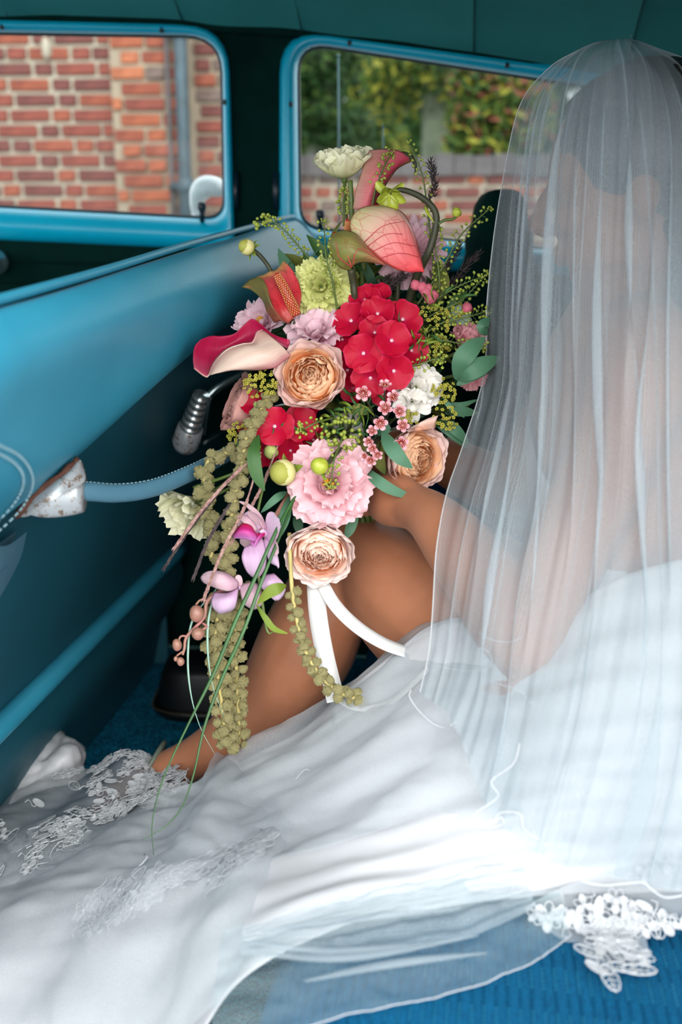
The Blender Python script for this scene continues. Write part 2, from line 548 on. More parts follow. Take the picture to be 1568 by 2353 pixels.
# rear of the cabin and the front bulkhead close the car (out of the frame)
mb = MB(); mb.box((1.25, 0.6, FLOOR), (1.3, LW + 0.05, 0.3), CARM); o = mb.build("wall_rear", M['dark'], smooth=False); tag(o, "dark rear wall of the cabin", kind="structure")
mb = MB(); mb.box((-2.0, 0.6, FLOOR), (-1.95, LW + 0.05, 0.0), CARM); o = mb.build("wall_front", M['dark'], smooth=False); tag(o, "dark front bulkhead of the cabin", kind="structure")

# ------------------------------------------------------------------ front seat seen from behind
fs = empty("front_seat", C(-0.6, 1.25, FLOOR))
tag(fs, "blue vinyl front bench seat seen from behind with grab handle", "car seat")
def itp1(tab, x):
    if x <= tab[0][0]: return tab[0][1]
    for (a, va), (b, vb) in zip(tab, tab[1:]):
        if x <= b: return va + (vb - va) * (x - a) / (b - a)
    return tab[-1][1]
def itp(tab, x):
    return sum(itp1(tab, x + .03 * k) for k in range(-5, 6)) / 11
TOPZ = [(0.5, -0.06), (0.7, -0.043), (0.9, -0.03), (1.135, -0.008), (1.48, 0.018), (1.9, 0.05)]
LOWZ = [(0.5, -0.275), (0.78, -0.250), (0.936, -0.229), (1.067, -0.193), (1.22, -0.15), (1.45, -0.11), (1.9, -0.09)]
def bkr(z): return -0.352 + 0.43 * z
def seat_sec(l):
    zt, zl = itp(TOPZ, l), itp(LOWZ, l)
    h = zt - zl
    rt = bkr(0)
    e = max(0.0, (0.66 - l) / 0.1, (l - 1.86) / 0.06) ** 2 * 0.05
    bul = 0.062 - e
    return [(rt - 0.20, zt - 0.16), (rt - 0.10, zt - 0.085), (rt - 0.035, zt - 0.022), (rt + 0.002, zt - 0.002), (bkr(-0.12 * h) + bul * 0.62, zt - 0.16 * h),
            (bkr(zt - 0.42 * h) + bul, zt - 0.42 * h), (bkr(zt - 0.70 * h) + bul * 0.98, zt - 0.70 * h), (bkr(zl) + bul * 0.75, zl + 0.10 * h),
            (bkr(zl) + bul * 0.45, zl + 0.015 * h), (bkr(zl) + 0.004, zl + 0.004), (bkr(zl) - 0.02, zl + 0.03)]
rows = []
for j in range(40):
    l = 0.56 + 1.34 * j / 39
    sec = cr([Vector((a, 0, b)) for a, b in seat_sec(l)], 40)
    rows.append([C(q.x, l, q.z + 0.0025 * noise.noise(Vector((q.z * 9, l * 4, 1)))) for q in sec])
mb = MB(); mb.grid(rows); o = mb.build("backrest_pad", M['vinyl'], fs); tag(o, "plump blue vinyl upper back pad")
# piping along the top edge
pts = [C(bkr(0) - 0.004, 0.56 + 1.34 * j / 40, itp(TOPZ, 0.56 + 1.34 * j / 40) + 0.004) for j in range(41)]
mb = MB(); mb.tube(pts, 0.0042, 8); mb.build("piping", M['vinyl'], fs)
# flat rear panel below the pad
BOTZ = -0.59
rows = []
for j in range(24):
    l = 0.60 + 1.28 * j / 23; zl = itp(LOWZ, l) + 0.03
    rows.append([C(bkr(zl + (BOTZ - zl) * k / 10) + 0.010 * math.sin(PI * k / 10), l, zl + (BOTZ - zl) * k / 10) for k in range(11)])
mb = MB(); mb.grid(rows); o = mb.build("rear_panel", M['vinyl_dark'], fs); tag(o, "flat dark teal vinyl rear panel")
mb = MB(); mb.tube([C(bkr(BOTZ) + 0.010, 0.58 + 1.32 * j / 20, BOTZ - 0.008) for j in range(21)], 0.016, 12); mb.build("lower_rail", M['vinyl'], fs)
rows = []
for j in range(12):
    l = 0.60 + 1.28 * j / 11
    rows.append([C(a, l, b) for a, b in ((-0.60, BOTZ - 0.01), (-0.592, BOTZ - 0.06), (-0.60, BOTZ - 0.10), (-0.64, FLOOR + 0.10), (-0.66, FLOOR + 0.01))])
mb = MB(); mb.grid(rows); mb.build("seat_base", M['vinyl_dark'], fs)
rows = [[C(a, 0.60 + 1.28 * j / 11, b) for a, b in ((-0.66, -0.5), (-0.72, -0.42), (-0.95, -0.44), (-1.08, -0.50), (-1.08, -0.62), (-0.68, -0.64))] for j in range(12)]
mb = MB(); mb.grid(rows, cap=True); mb.build("seat_cushion", M['vinyl'], fs)
rows = [[C(a, 0.60 + 1.28 * j / 11, b) for a, b in ((bkr(0) - 0.2, -0.17), (bkr(0) - 0.22, -0.26), (-0.72, -0.5))] for j in range(12)]
mb = MB(); mb.grid(rows); mb.build("front_face", M['vinyl'], fs)

def end_panel(l, name):
    # upholstered side closing the end of the seat
    sec = [(q.x, q.z) for q in cr([Vector((a, 0, b)) for a, b in seat_sec(l)], 40)][:38]
    loop = sec + [(bkr(BOTZ), BOTZ), (-0.72, -0.5), (bkr(0) - 0.22, -0.26)]
    bm = bmesh.new(); vs = [bm.verts.new(C(a, l, b)) for a, b in loop]
    es = [bm.edges.new((vs[i], vs[(i + 1) % len(vs)])) for i in range(len(vs))]
    bmesh.ops.triangle_fill(bm, use_beauty=True, edges=es)
    me = bpy.data.meshes.new(name); bm.to_mesh(me); bm.free(); me.materials.append(M['vinyl'])
    o = obj(name, me, fs)
    md = o.modifiers.new("thick", 'SOLIDIFY'); md.thickness = 0.006; md.offset = 0
    mb = MB(); mb.tube([C(a, l, b) for a, b in sec], 0.0045, 6); mb.build("piping", M['vinyl'], fs)
end_panel(0.575, "side_panel"); end_panel(1.885, "side_panel")
for l in (0.60, 1.87):
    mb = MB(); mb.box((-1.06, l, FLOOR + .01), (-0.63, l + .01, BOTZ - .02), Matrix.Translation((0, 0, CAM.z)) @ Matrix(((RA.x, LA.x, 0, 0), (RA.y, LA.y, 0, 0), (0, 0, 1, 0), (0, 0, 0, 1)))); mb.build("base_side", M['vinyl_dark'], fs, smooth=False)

def ppad(px, py, off=0.0):
    """pixel -> point on the bulged pad or panel of the front seat"""
    v = ray(px, py); n = (RA - Vector((0, 0, 0.43))).normalized()
    o = C(bkr(0), 0, 0) + n * off
    return CAM + v * ((o - CAM).dot(n) / v.dot(n))
# stitched seam of the side section: two rows of stitches, each a short thread
def stitches(path, parent, step=0.0062, r=0.0011, name="stitch"):
    pts = cr(path, 200); acc = 0; last = pts[0]; mb = MB(); seg = [pts[0]]
    k = 0
    for a, b in zip(pts, pts[1:]):
        acc += (b - a).length; seg.append(b)
        if acc > (step * 0.62 if k % 2 == 0 else step * 0.38):
            if k % 2 == 0: mb.tube(cr(seg, 4), r, 5)
            acc = 0; seg = [b]; k += 1
    return mb.build(name, M['thread'], parent)
o1 = 0.060
stitches([ppad(-60, 1000, o1), ppad(-5, 1022, o1), ppad(45, 1048, o1), ppad(72, 1085, o1), ppad(74, 1120, o1 - .006), ppad(55, 1160, o1 - .014), ppad(25, 1195, o1 - .022), ppad(-20, 1235, o1 - .03)], fs, name="seam_stitching")
stitches([ppad(-60, 1026, o1), ppad(-5, 1042, o1), ppad(33, 1064, o1), ppad(52, 1090, o1), ppad(52, 1120, o1 - .006), ppad(34, 1155, o1 - .014), ppad(5, 1188, o1 - .022), ppad(-30, 1222, o1 - .03)], fs, name="seam_stitching")
# side flap of pale vinyl under the pad at the near end
g = patch([[ppad(-60, 1235, .03), ppad(10, 1255, .035), ppad(62, 1222, .02)], [ppad(-60, 1300, .05), ppad(0, 1310, .05), ppad(48, 1280, .03)], [ppad(-60, 1420, .05), ppad(-10, 1385, .055), ppad(22, 1335, .035)]], 12, 12)
mb = MB(); mb.grid(g); mb.grid([[q - RA * 0.012 for q in r] for r in g]); o = mb.build("side_flap", M['vinyl_light'], fs); tag(o, "pale blue vinyl flap under the pad")
g = patch([[ppad(-80, 1290, .06), ppad(-30, 1330, .06), ppad(18, 1300, .045)], [ppad(-80, 1390, .06), ppad(-40, 1370, .06), ppad(0, 1350, .045)]], 8, 6)
mb = MB(); mb.grid(g); mb.build("side_flap", M['vinyl_light'], fs)

# grab handle: a rounded strap hanging between two worn chrome brackets
def rusty():
    m, n, l, out = nt("worn_white_metal")
    b = n.new("ShaderNodeBsdfPrincipled"); mp = texco(n, l, 1.0)
    nz = n.new("ShaderNodeTexNoise"); nz.inputs['Scale'].default_value = 120; nz.inputs['Detail'].default_value = 6; nz.inputs['Roughness'].default_value = 0.7
    l.new(mp.outputs[0], nz.inputs['Vector'])
    r = ramp(n, [(0.34, lin((78, 52, 40))), (0.40, lin((140, 122, 108))), (0.46, lin((176, 182, 186)))])
    l.new(nz.outputs[0], r.inputs[0]); l.new(r.outputs[0], b.inputs['Base Color'])
    b.inputs['Roughness'].default_value = 0.35; b.inputs['Metallic'].default_value = 0.25
    l.new(b.outputs[0], out.inputs[0]); return m
M['rusty'] = rusty(); M['rust'] = mat('rust', (104, 62, 44), 0.8, 0.25, 150, 0.4, 300)
hp = [P(60, 1160, 0.985), P(130, 1136, 0.995), P(195, 1130, 1.01), P(270, 1134, 1.04), P(345, 1124, 1.075), P(420, 1096, 1.12), P(490, 1062, 1.17), P(560, 1020, 1.23), P(610, 985, 1.28)]
hpts = cr(hp, 60)
gh = MB(); gh.tube(hpts, [0.0098] * 60, 14, flat=0.62, up=Vector((0, 0, 1)))
hd = gh.build("grab_handle", M['vinyl_light'], fs); tag(hd, "blue grey padded grab handle strap")
hp2 = [q + UP * 0.0098 - FW * 0.001 for q in hpts[14:52]]
stitches(hp2, hd, 0.004, 0.0007, "handle_stitching")
def bracket(c, tip, up_, side, parent, name="handle_bracket"):
    # trumpet-shaped cup from the pad to the strap, with a rusty flange
    mbk = MB(); rows = []
    pp = cr([c, c.lerp(tip, 0.35), c.lerp(tip, 0.75), tip], 12)
    for i, q in enumerate(pp):
        t = i / 11
        a = 0.006 + 0.0165 * math.sin(min(1.0, t * 1.15) * PI / 2) ** 0.8; b = 0.005 + 0.012 * t
        row = []
        for k in range(16):
            th = 2 * PI * k / 16
            row.append(q + up_ * (math.cos(th) * a) + side * (math.sin(th) * b))
        rows.append(row)
    mbk.grid(rows, close_u=True, cap=True)
    o = mbk.build(name, M['rusty'], parent); tag(o, "worn white metal handle bracket with rust")
    return o
br = bracket(P(62, 1166, 0.965), P(192, 1126, 1.0), UP, FW, fs)
g = patch([[P(38, 1186, 0.962), P(56, 1188, 0.958), P(80, 1178, 0.955)], [P(90, 1128, 0.958), P(110, 1135, 0.95), P(135, 1140, 0.952)], [P(150, 1084, 0.972), P(166, 1085, 0.965), P(190, 1108, 0.975)], [P(176, 1056, 0.985), P(184, 1058, 0.982), P(192, 1080, 0.985)]], 8, 16)
mb = MB(); mb.grid(g); mb.grid([[q + FW * 0.004 for q in r] for r in g]); mb.build("flange", M['rusty'], br)
mb = MB(); mb.tube(cr([P(36, 1188, .96), P(90, 1128, .956), P(148, 1084, .968), P(177, 1055, .982)], 20), [0.0032 + .001 * math.sin(i) for i in range(20)], 6); mb.build("rusty_edge", M['rust'], br)
bracket(P(660, 940, 1.33), P(596, 995, 1.275), UP, FW, fs)

# ashtray set into the panel, with a ribbed chrome pull
at_ = empty("ashtray", ppad(520, 960), fs); tag(at_, "chrome framed ashtray with a worn ribbed pull")
def quadtube(pts, r, m, name):
    mb = MB(); mb.tube(cr(pts, 24), r, 8); return mb.build(name, m, at_)
quadtube([ppad(470, 1018, .02), ppad(520, 985, .02), ppad(620, 920, .02)], 0.0028, M['chrome'], "chrome_edge")
quadtube([ppad(462, 925, .03), ppad(500, 892, .032), ppad(560, 858, .032), ppad(640, 815, .03)], 0.006, M['chrome'], "chrome_edge")
quadtube([ppad(484, 915, .034), ppad(476, 955, .034), ppad(470, 1000, .03)], 0.002, M['chrome'], "chrome_edge")
g = patch([[ppad(462, 928, .028), ppad(640, 820, .028)], [ppad(455, 1020, .02), ppad(640, 910, .02)]], 6, 6)
mb = MB(); mb.grid(g); mb.build("ashtray_face", mat('glossy_dark', (6, 26, 30), 0.12), at_)
a, b = ppad(463, 908, .045), ppad(432, 1000, .040)
for k in range(6):
    q = a.lerp(b, k / 7); mb = MB(); mb.tube([q, a.lerp(b, (k + 0.7) / 7)], [0.0125 + .0008 * k] * 2, 14); mb.build("ribbed_ring", M['chrome'], at_)
mb = MB(); q = a.lerp(b, 0.76); e = a.lerp(b, 1.3)
mb.tube([q, q.lerp(e, .1), q.lerp(e, .8), e], [0.013, 0.0195, 0.0205, 0.017], 16); mb.build("pull_knob", M['rusty'], at_)

# ------------------------------------------------------------------ rear bench
rs = empty("rear_seat", C(0.2, 1.25, FLOOR)); tag(rs, "blue ribbed fabric rear bench the bride sits on", "car seat")
def rib_mat():
    m, n, l, out = nt("blue_ribbed_fabric")
    b = n.new("ShaderNodeBsdfPrincipled"); b.inputs['Roughness'].default_value = 0.8; b.inputs['Specular IOR Level'].default_value = 0.15
    tc = n.new("ShaderNodeTexCoord"); sx = n.new("ShaderNodeSeparateXYZ"); l.new(tc.outputs['UV'], sx.inputs[0])
    # dashes of paler thread in the furrows: uv.x counts ribs, uv.y metres
    def frac(src, k, off=0):
        a = n.new("ShaderNodeMath"); a.operation = 'MULTIPLY'; a.inputs[1].default_value = k; l.new(src, a.inputs[0])
        c = n.new("ShaderNodeMath"); c.operation = 'FRACT'; l.new(a.outputs[0], c.inputs[0]); return c.outputs[0]
    fx = frac(sx.outputs['X'], 1.0); fy = frac(sx.outputs['Y'], 220.0); fz = frac(sx.outputs['Y'], 21.0)
    def lt(s, v):
        a = n.new("ShaderNodeMath"); a.operation = 'LESS_THAN'; a.inputs[1].default_value = v; l.new(s, a.inputs[0]); return a.outputs[0]
    def mul(a_, b_):
        a = n.new("ShaderNodeMath"); a.operation = 'MULTIPLY'; l.new(a_, a.inputs[0]); l.new(b_, a.inputs[1]); return a.outputs[0]
    dash = mul(mul(lt(fx, 0.14), lt(fy, 0.5)), lt(fz, 0.55))
    nz = n.new("ShaderNodeTexNoise"); nz.inputs['Scale'].default_value = 500; l.new(tc.outputs['Object'], nz.inputs['Vector'])
    r = ramp(n, [(0.3, lin((2, 62, 96))), (0.7, lin((6, 94, 134)))]); l.new(nz.outputs[0], r.inputs[0])
    mx = n.new("ShaderNodeMixRGB"); mx.inputs[2].default_value = lin((44, 134, 168)); l.new(dash, mx.inputs[0]); l.new(r.outputs[0], mx.inputs[1])
    l.new(mx.outputs[0], b.inputs['Base Color'])
    bp = n.new("ShaderNodeBump"); bp.inputs['Strength'].default_value = 0.3; bp.inputs['Distance'].default_value = 0.001
    l.new(nz.outputs[0], bp.inputs['Height']); l.new(bp.outputs[0], b.inputs['Normal']); l.new(b.outputs[0], out.inputs[0]); return m
M['ribs'] = rib_mat()
def cushion_pts():
    # section front to back in (r, z): rolled front edge, then the level top
    pts = [(-0.13, -0.80), (-0.150, -0.72), (-0.160, -0.64), (-0.150, -0.60), (-0.118, -0.572), (-0.07, -0.562), (0.0, -0.560), (0.2, -0.562), (0.45, -0.575), (0.62, -0.585)]
    dense = cr([Vector((a, 0, b)) for a, b in pts], 400)
    acc = [0]
    for a, b in zip(dense, dense[1:]): acc.append(acc[-1] + (b - a).length)
    return dense, acc
dense, acc = cushion_pts()
PITCHR = 0.0092; NS = int(acc[-1] / PITCHR) * 10
sec, rn = [], []
for i in range(NS + 1):
    s = acc[-1] * i / NS
    k = 0
    lo, hi = 0, len(acc) - 1
    while hi - lo > 1:
        mid = (lo + hi) // 2
        if acc[mid] <= s: lo = mid
        else: hi = mid
    t = (s - acc[lo]) / max(1e-9, acc[hi] - acc[lo])
    q = dense[lo].lerp(dense[hi], t); tg = (dense[hi] - dense[lo]).normalized(); nn = Vector((-tg.z, 0, tg.x))
    ph = s / PITCHR
    h = 0.0030 * (1 - abs(2 * (ph % 1) - 1) ** 5) - 0.0007 * (1 if int(ph) % 2 else 0)
    sec.append(q + nn * h); rn.append(ph)
mb = MB(); vs, fsx, uv = [], [], []
NL = 26
for j in range(NL):
    l = 0.52 + 1.42 * j / (NL - 1)
    dip = -0.03 * math.exp(-((l - 1.0) / 0.22) ** 2)
    edge = -0.05 * max(0, (0.58 - l) / 0.06) ** 2
    for q, ph in zip(sec, rn):
        vs.append(C(q.x, l, q.z + edge + (dip * max(0, min(1, (q.x - 0.02) / 0.15)) if q.x > 0 else 0))); uv.append((ph, l))
n_ = len(sec)
for j in range(NL - 1):
    for i in range(n_ - 1): fsx.append([j * n_ + i, j * n_ + i + 1, (j + 1) * n_ + i + 1, (j + 1) * n_ + i])
mb.add(vs, fsx, uv); mb.build("cushion", M['ribs'], rs)
rows = [[C(a, 0.58 + 1.32 * j / 8, b) for a, b in ((0.58, -0.62), (0.56, -0.5), (0.62, -0.2), (0.68, -0.02), (0.74, 0.02), (0.82, -0.02), (0.84, -0.6))] for j in range(9)]
mb = MB(); mb.grid([cr(r, 24) for r in rows], cap=True); mb.build("backrest", M['ribs'], rs)
mb = MB(); mb.box((-0.10, 0.53, FLOOR), (0.6, 1.93, -0.64), CARM); mb.build("seat_box", M['vinyl_dark'], rs, smooth=False)
# pleated dark bolster and a blue armrest at the far side
rows = []
for j in range(30):
    t = j / 29
    c = P(1150 - 10 * t, 455 + 520 * t, 1.72 - 0.06 * t)
    ra = 0.020 + 0.048 * math.sin(PI * min(1, (0.04 + t * 0.9))) ** 0.5
    rows.append([c + RT * (math.cos(2 * PI * k / 16) * ra * (1.0 + 0.05 * math.sin(14 * t * PI))) + FW * (math.sin(2 * PI * k / 16) * 0.05) for k in range(16)])
mb = MB(); mb.grid(rows, close_u=True, cap=True); o = mb.build("side_bolster", M['dark'], rs); tag(o, "dark green pleated side bolster by the far window")
mb = MB(); mb.tube(cr([P(985, 1120, 1.62), P(1040, 1112, 1.60), P(1140, 1135, 1.56), P(1260, 1180, 1.5)], 14), [0.02, 0.035, 0.04, 0.04, 0.04, 0.04, 0.04, 0.04, 0.04, 0.04, 0.04, 0.04, 0.035, 0.02], 12)
o = mb.build("armrest", M['ribs'], rs)
mb = MB(); mb.tube(cr([P(1112, 870, 1.55), P(1106, 930, 1.55), P(1090, 990, 1.55), P(1088, 1030, 1.54)], 12), 0.003, 6); o = mb.build("chrome_pull", M['chrome'], rs)

# black leather bag on the floor
bg = empty("leather_bag", P(490, 1540, 1.92)); tag(bg, "black stitched leather bag on the floor behind the flowers", "bag")
rows = []
for j in range(14):
    t = j / 13
    h = 0.10 * t
    k_ = 1.0 - 0.16 * t ** 3 - (0.35 if j == 13 else 0)
    rows.append([Vector((P(505, 1560, 1.90).x, P(505, 1560, 1.90).y, 0)) + Vector((math.copysign(abs(math.cos(a)) ** 0.6, math.cos(a)) * 0.115 * k_, math.copysign(abs(math.sin(a)) ** 0.6, math.sin(a)) * 0.07 * k_, CAM.z + FLOOR + 0.005 + h)) for a in [2 * PI * i / 32 for i in range(32)]])
mb = MB(); mb.grid(rows, close_u=True, cap=True); mb.build("bag_body", M['black'], bg)
rim = [q * 1.0 for q in rows[2]]; cc = sum(rim, Vector()) / 32
mb = MB(); mb.tube([cc + (q - cc) * 1.05 for q in rim] + [cc + (rim[0] - cc) * 1.05], 0.006, 8, cap=False); mb.build("welt", M['black'], bg)
M['tan'] = mat('tan_thread', (96, 74, 40), 0.8)
_t = M['thread']; M['thread'] = M['tan']
stitches([cc + (q - cc) * 1.10 + Vector((0, 0, 0.004)) for q in rim[14:32] + rim[:3]], bg, 0.008, 0.0011, "bag_stitching")
M['thread'] = _t

# near side of the car round the open rear doorway (outside the frame), added to cut the light on veil and gown
LN = 0.575
rows = [[C(-2.0 + 3.3 * k / 16, LN + dl, (liner_edge(-2.0 + 3.3 * k / 16) + dz)) for k in range(17)] for dl, dz in ((0.02, 0.03), (-0.02, 0.01), (-0.03, -0.04), (-0.005, -0.085), (0.02, -0.07), (0.03, 0.02))]
mb = MB(); mb.grid(rows); o = mb.build("trim_3", M['frame']); tag(o, "blue painted header rail over the open doorway", kind="structure")
rows = [[C(r, LN + dl, z) for z in (FLOOR - .05, -0.4, -0.1, 0.1, 0.34)] for r, dl in ((0.56, 0.03), (0.53, 0.0), (0.56, -0.04), (0.8, -0.05), (1.3, -0.05))]
mb = MB(); mb.grid(rows); o = mb.build("trim_4", M['frame']); tag(o, "blue rear quarter panel beside the open doorway", kind="structure")
rows = [[C(r, LN + dl, z) for z in (FLOOR - .05, -0.4, -0.12, -0.02)] for r, dl in ((-2.0, -0.05), (-1.2, -0.05), (-0.66, -0.04), (-0.62, 0.0), (-0.66, 0.03))]
mb = MB(); mb.grid(rows); o = mb.build("door_3", M['frame']); tag(o, "blue near front door below its window", kind="structure")
mb = MB(); mb.tube([C(-0.66, LN, -0.05), C(-0.68, LN + .01, 0.2), C(-0.70, LN + .02, 0.38)], [0.035, 0.032, 0.03], 10); o = mb.build("trim_5", M['frame']); tag(o, "blue near door pillar", kind="structure")
# ------------------------------------------------------------------ outside: walls, pipe, trees
mb = MB(); mb.grid([[Vector((-14 + 28 * i / 6, -6 + 30 * j / 6, 0)) for i in range(7)] for j in range(7)])
o = mb.build("ground", M['asphalt']); tag(o, "grey asphalt under the car", kind="structure")

BR = []
for k, (c, c2) in enumerate((((128, 66, 54), (96, 46, 40)), ((140, 74, 54), (104, 50, 40)), ((150, 82, 56), (116, 58, 42)), ((106, 58, 52), (80, 42, 40)), ((166, 98, 68), (126, 70, 50)), ((110, 92, 86), (84, 64, 58)))):
    BR.append(mat("brick_clay_%d" % k, c, 0.9, 0.1, 14, 0.4, 60, c2=c2))
M['mortar'] = mat('pale_mortar', (164, 154, 138), 0.95, 0.08, 9, 0.4, 50)
M['mortar_old'] = mat('stained_mortar', (150, 134, 116), 0.95, 0.12, 5, 0.4, 50)
M['coping'] = mat('weathered_coping', (88, 82, 84), 0.9, 0.16, 6, 0.3, 40)
def brick_mesh(L, H, D, m, seed):
    bm = bmesh.new(); bmesh.ops.create_cube(bm, size=1.0)
    rr = random.Random(seed)
    for v in bm.verts: v.co = Vector((v.co.x * L, v.co.y * D, v.co.z * H)) + Vector((rr.uniform(-1, 1), rr.uniform(-1, 1), rr.uniform(-1, 1))) * 0.003
    bmesh.ops.bevel(bm, geom=bm.edges[:], offset=0.006, segments=1, affect='EDGES')
    me = bpy.data.meshes.new("brick"); bm.to_mesh(me); bm.free(); me.materials.append(m); return me
STR = [[brick_mesh(0.204, 0.056, 0.03, m, i * 7 + k) for i in range(2)] for k, m in enumerate(BR)]
HDR = [[brick_mesh(0.093, 0.056, 0.03, m, i * 5 + k + 50) for i in range(2)] for k, m in enumerate(BR)]
def brick_run(wall_o, origin, U, nrm, x0, x1, z0, z1, pal, seed, jit=0.004, shift=0.0):
    """courses of alternate headers and stretchers, each brick an object of its own"""
    rr = random.Random(seed); B = Matrix((U, nrm, Vector((0, 0, 1)))).transposed().to_4x4()
    z = z0; k = 0
    while z < z1:
        x = x0 - (k % 2) * 0.086 - rr.uniform(0, 0.02) + shift; h = k % 3 == 0
        while x < x1:
            L = 0.112 if h else 0.224
            a, b = max(x, x0), min(x + L, x1)
            if b - a > 0.05:
                w = rr.choice(pal)
                me = (HDR if h else STR)[w][rr.randint(0, 1)]
                s = (b - a) / L
                Mx = Matrix.Translation(origin + U * ((a + b) / 2) + nrm * (0.0 + rr.uniform(-jit, jit)) + Vector((0, 0, z + 0.0375))) @ B @ Matrix.Rotation(rr.uniform(-.008, .008), 4, 'Y') @ Matrix.Diagonal((s, 1, 1, 1))
                obj("brick", me, wall_o, Mx)
            x += L; h = not h
        z += 0.075; k += 1
def backing(name, origin, U, nrm, x0, x1, z0, z1, th, m, label):
    B = Matrix.Translation(origin) @ Matrix((U, nrm, Vector((0, 0, 1)))).transposed().to_4x4()
    mb = MB(); mb.box((x0, 0.004, z0), (x1, th, z1), B)
    o = mb.build(name, m, smooth=False); tag(o, label, kind="structure"); return o
WU = Vector((math.cos(math.radians(-1.5)), math.sin(math.radians(-1.5)), 0)); WN = Vector((-WU.y, WU.x, 0))   # along the wall, away from the camera
WO = Vector((0, 5.55, 0))
def wx(px, py=280):
    v = ray(px, py); t = (WO - CAM).dot(WN) / v.dot(WN); return (CAM + v * t - WO).dot(WU)
zb, zt_ = 1.20 + 0.02, 2.72
b1 = backing("wall_brick", WO, WU, WN, wx(-420), wx(272), 0, 3.6, 0.2, M['mortar'], "red brick house wall with pale mortar outside the front window")
brick_run(b1, WO, WU, WN, wx(-260), wx(268), zb, zt_, [0, 0, 1, 3, 3, 1], 3)
PO = WO - WN * 0.06
b2 = backing("wall_pier", PO, WU, WN, wx(266), wx(418), 0, 3.6, 0.24, M['mortar_old'], "rough orange brick pier beside the drainpipe")
brick_run(b2, PO, WU, WN, wx(266), wx(416), zb - 0.03, zt_, [1, 2, 4, 2, 0, 5], 9, 0.012, 0.05)
b3 = backing("wall_return", WO + WN * 0.05, WU, WN, wx(416), wx(640), 0, 3.6, 0.2, M['mortar_old'], "dull red brick strip behind the drainpipe")
brick_run(b3, WO + WN * 0.05, WU, WN, wx(446), wx(600), zb - 0.05, zt_, [0, 3, 5, 3, 1], 12)
pp = empty("drainpipe", WO + WU * wx(428)); tag(pp, "dark blue grey cast iron drainpipe on the brick wall", "pipe")
M['pipe'] = mat('pipe_paint', (52, 72, 84), 0.5, 0.2, 12, c2=(34, 48, 54))
q = WO + WU * wx(430, 280) - WN * 0.12
mb = MB(); mb.tube([q + Vector((0, 0, 0)), q + Vector((0, 0, 3.4))], 0.034, 14); mb.build("pipe_shaft", M['pipe'], pp)
for z in (1.46, 2.2, 2.9):
    mb = MB(); mb.tube([q + Vector((0, 0, z)), q + Vector((0, 0, z + 0.012)), q + Vector((0, 0, z + 0.07)), q + Vector((0, 0, z + 0.08))], [0.036, 0.046, 0.046, 0.036], 14)
    mb.box((-0.08, -0.012, z + 0.02), (0.08, 0.03, z + 0.055), Matrix.Translation(q)); mb.build("pipe_collar", M['pipe'], pp)
mb = MB(); mb.tube([q + WU * -0.075 + WN * .03, q + WU * -0.075 + WN * .03 + Vector((0, 0, 3.4))], 0.012, 8); mb.build("side_conduit", M['coping'], pp)
# small pale stone and a dark gap in the wall
mb = MB(); mb.ball(WO + WU * wx(121) - WN * 0.012 + Vector((0, 0, (P(121, 150, 5.6)).z)), (0.028, 0.03, 0.055), 10, 8, lump=0.3); mb.build("pale_stone", M['mortar'], b1)

# low garden wall
GO = Vector((0, 6.3, 0))
def gx(px): 
    v = ray(px, 430); t = (GO - CAM).dot(WN) / v.dot(WN); return (CAM + v * t - GO).dot(WU)
gz = (CAM + ray(900, 358) * ((GO - CAM).dot(WN) / ray(900, 358).dot(WN))).z
g1 = backing("wall_garden", GO, WU, WN, gx(600), gx(1700), 0, gz - 0.08, 0.22, M['mortar'], "low weathered garden wall under the trees outside the rear window")
brick_run(g1, GO, WU, WN, gx(640), gx(1480), zb - 0.05, gz - 0.10, [0, 3, 5, 1, 2, 3], 21, 0.008)
B = Matrix.Translation(GO) @ Matrix((WU, WN, Vector((0, 0, 1)))).transposed().to_4x4()
x = gx(620)
while x < gx(1600):
    w = R_.uniform(0.10, 0.13); mb = MB(); mb.box((x + .006, -0.05, gz - 0.115 + R_.uniform(-.006, .006)), (x + w, 0.27, gz + R_.uniform(-.01, .01)), B); mb.build("coping_stone", M['coping'], g1, smooth=False); x += w

# trees: trunk and leaf crowns
LEAF = [petal_mat('tree_leaf_dark', [(0, (36, 62, 30)), (1, (52, 84, 40))], 0.35), petal_mat('tree_leaf_mid', [(0, (60, 86, 38)), (1, (92, 114, 50))], 0.4),
        petal_mat('tree_leaf_yellow', [(0, (132, 134, 48)), (1, (172, 166, 70))], 0.45), petal_mat('tree_leaf_red', [(0, (120, 66, 60)), (1, (150, 88, 72))], 0.4)]
M['bark'] = mat('grey_green_bark', (104, 112, 92), 0.95, 0.2, 8, 0.8, 30)
def leaf_crown(name, blobs, n, size, pal, seed, parent):
    rr = random.Random(seed); mb = MB()
    tot = sum(b[1] ** 2 for b in blobs)
    for c, r in blobs:
        for k in range(int(n * r * r / tot)):
            d = Vector((rr.gauss(0, 1), rr.gauss(0, 1), rr.gauss(0, 1))).normalized() * (r * rr.uniform(0.45, 1.0))
            p = Vector(c) + d
            a = Vector((rr.gauss(0, 1), rr.gauss(0, 1), rr.gauss(0, 1))).normalized(); b_ = a.orthogonal().normalized()
            s = size * rr.uniform(0.6, 1.3)
            mb.add([p - a * s, p + b_ * s * 0.45 - a * s * .1, p + a * s, p - b_ * s * 0.45 - a * s * .1], [[0, 1, 2, 3]], [(0.5, 0), (1, .5), (.5, 1), (0, .5)], mi=rr.choice(pal))
    o = mb.build(name, LEAF, parent, smooth=False); tag(o, kind="stuff"); return o
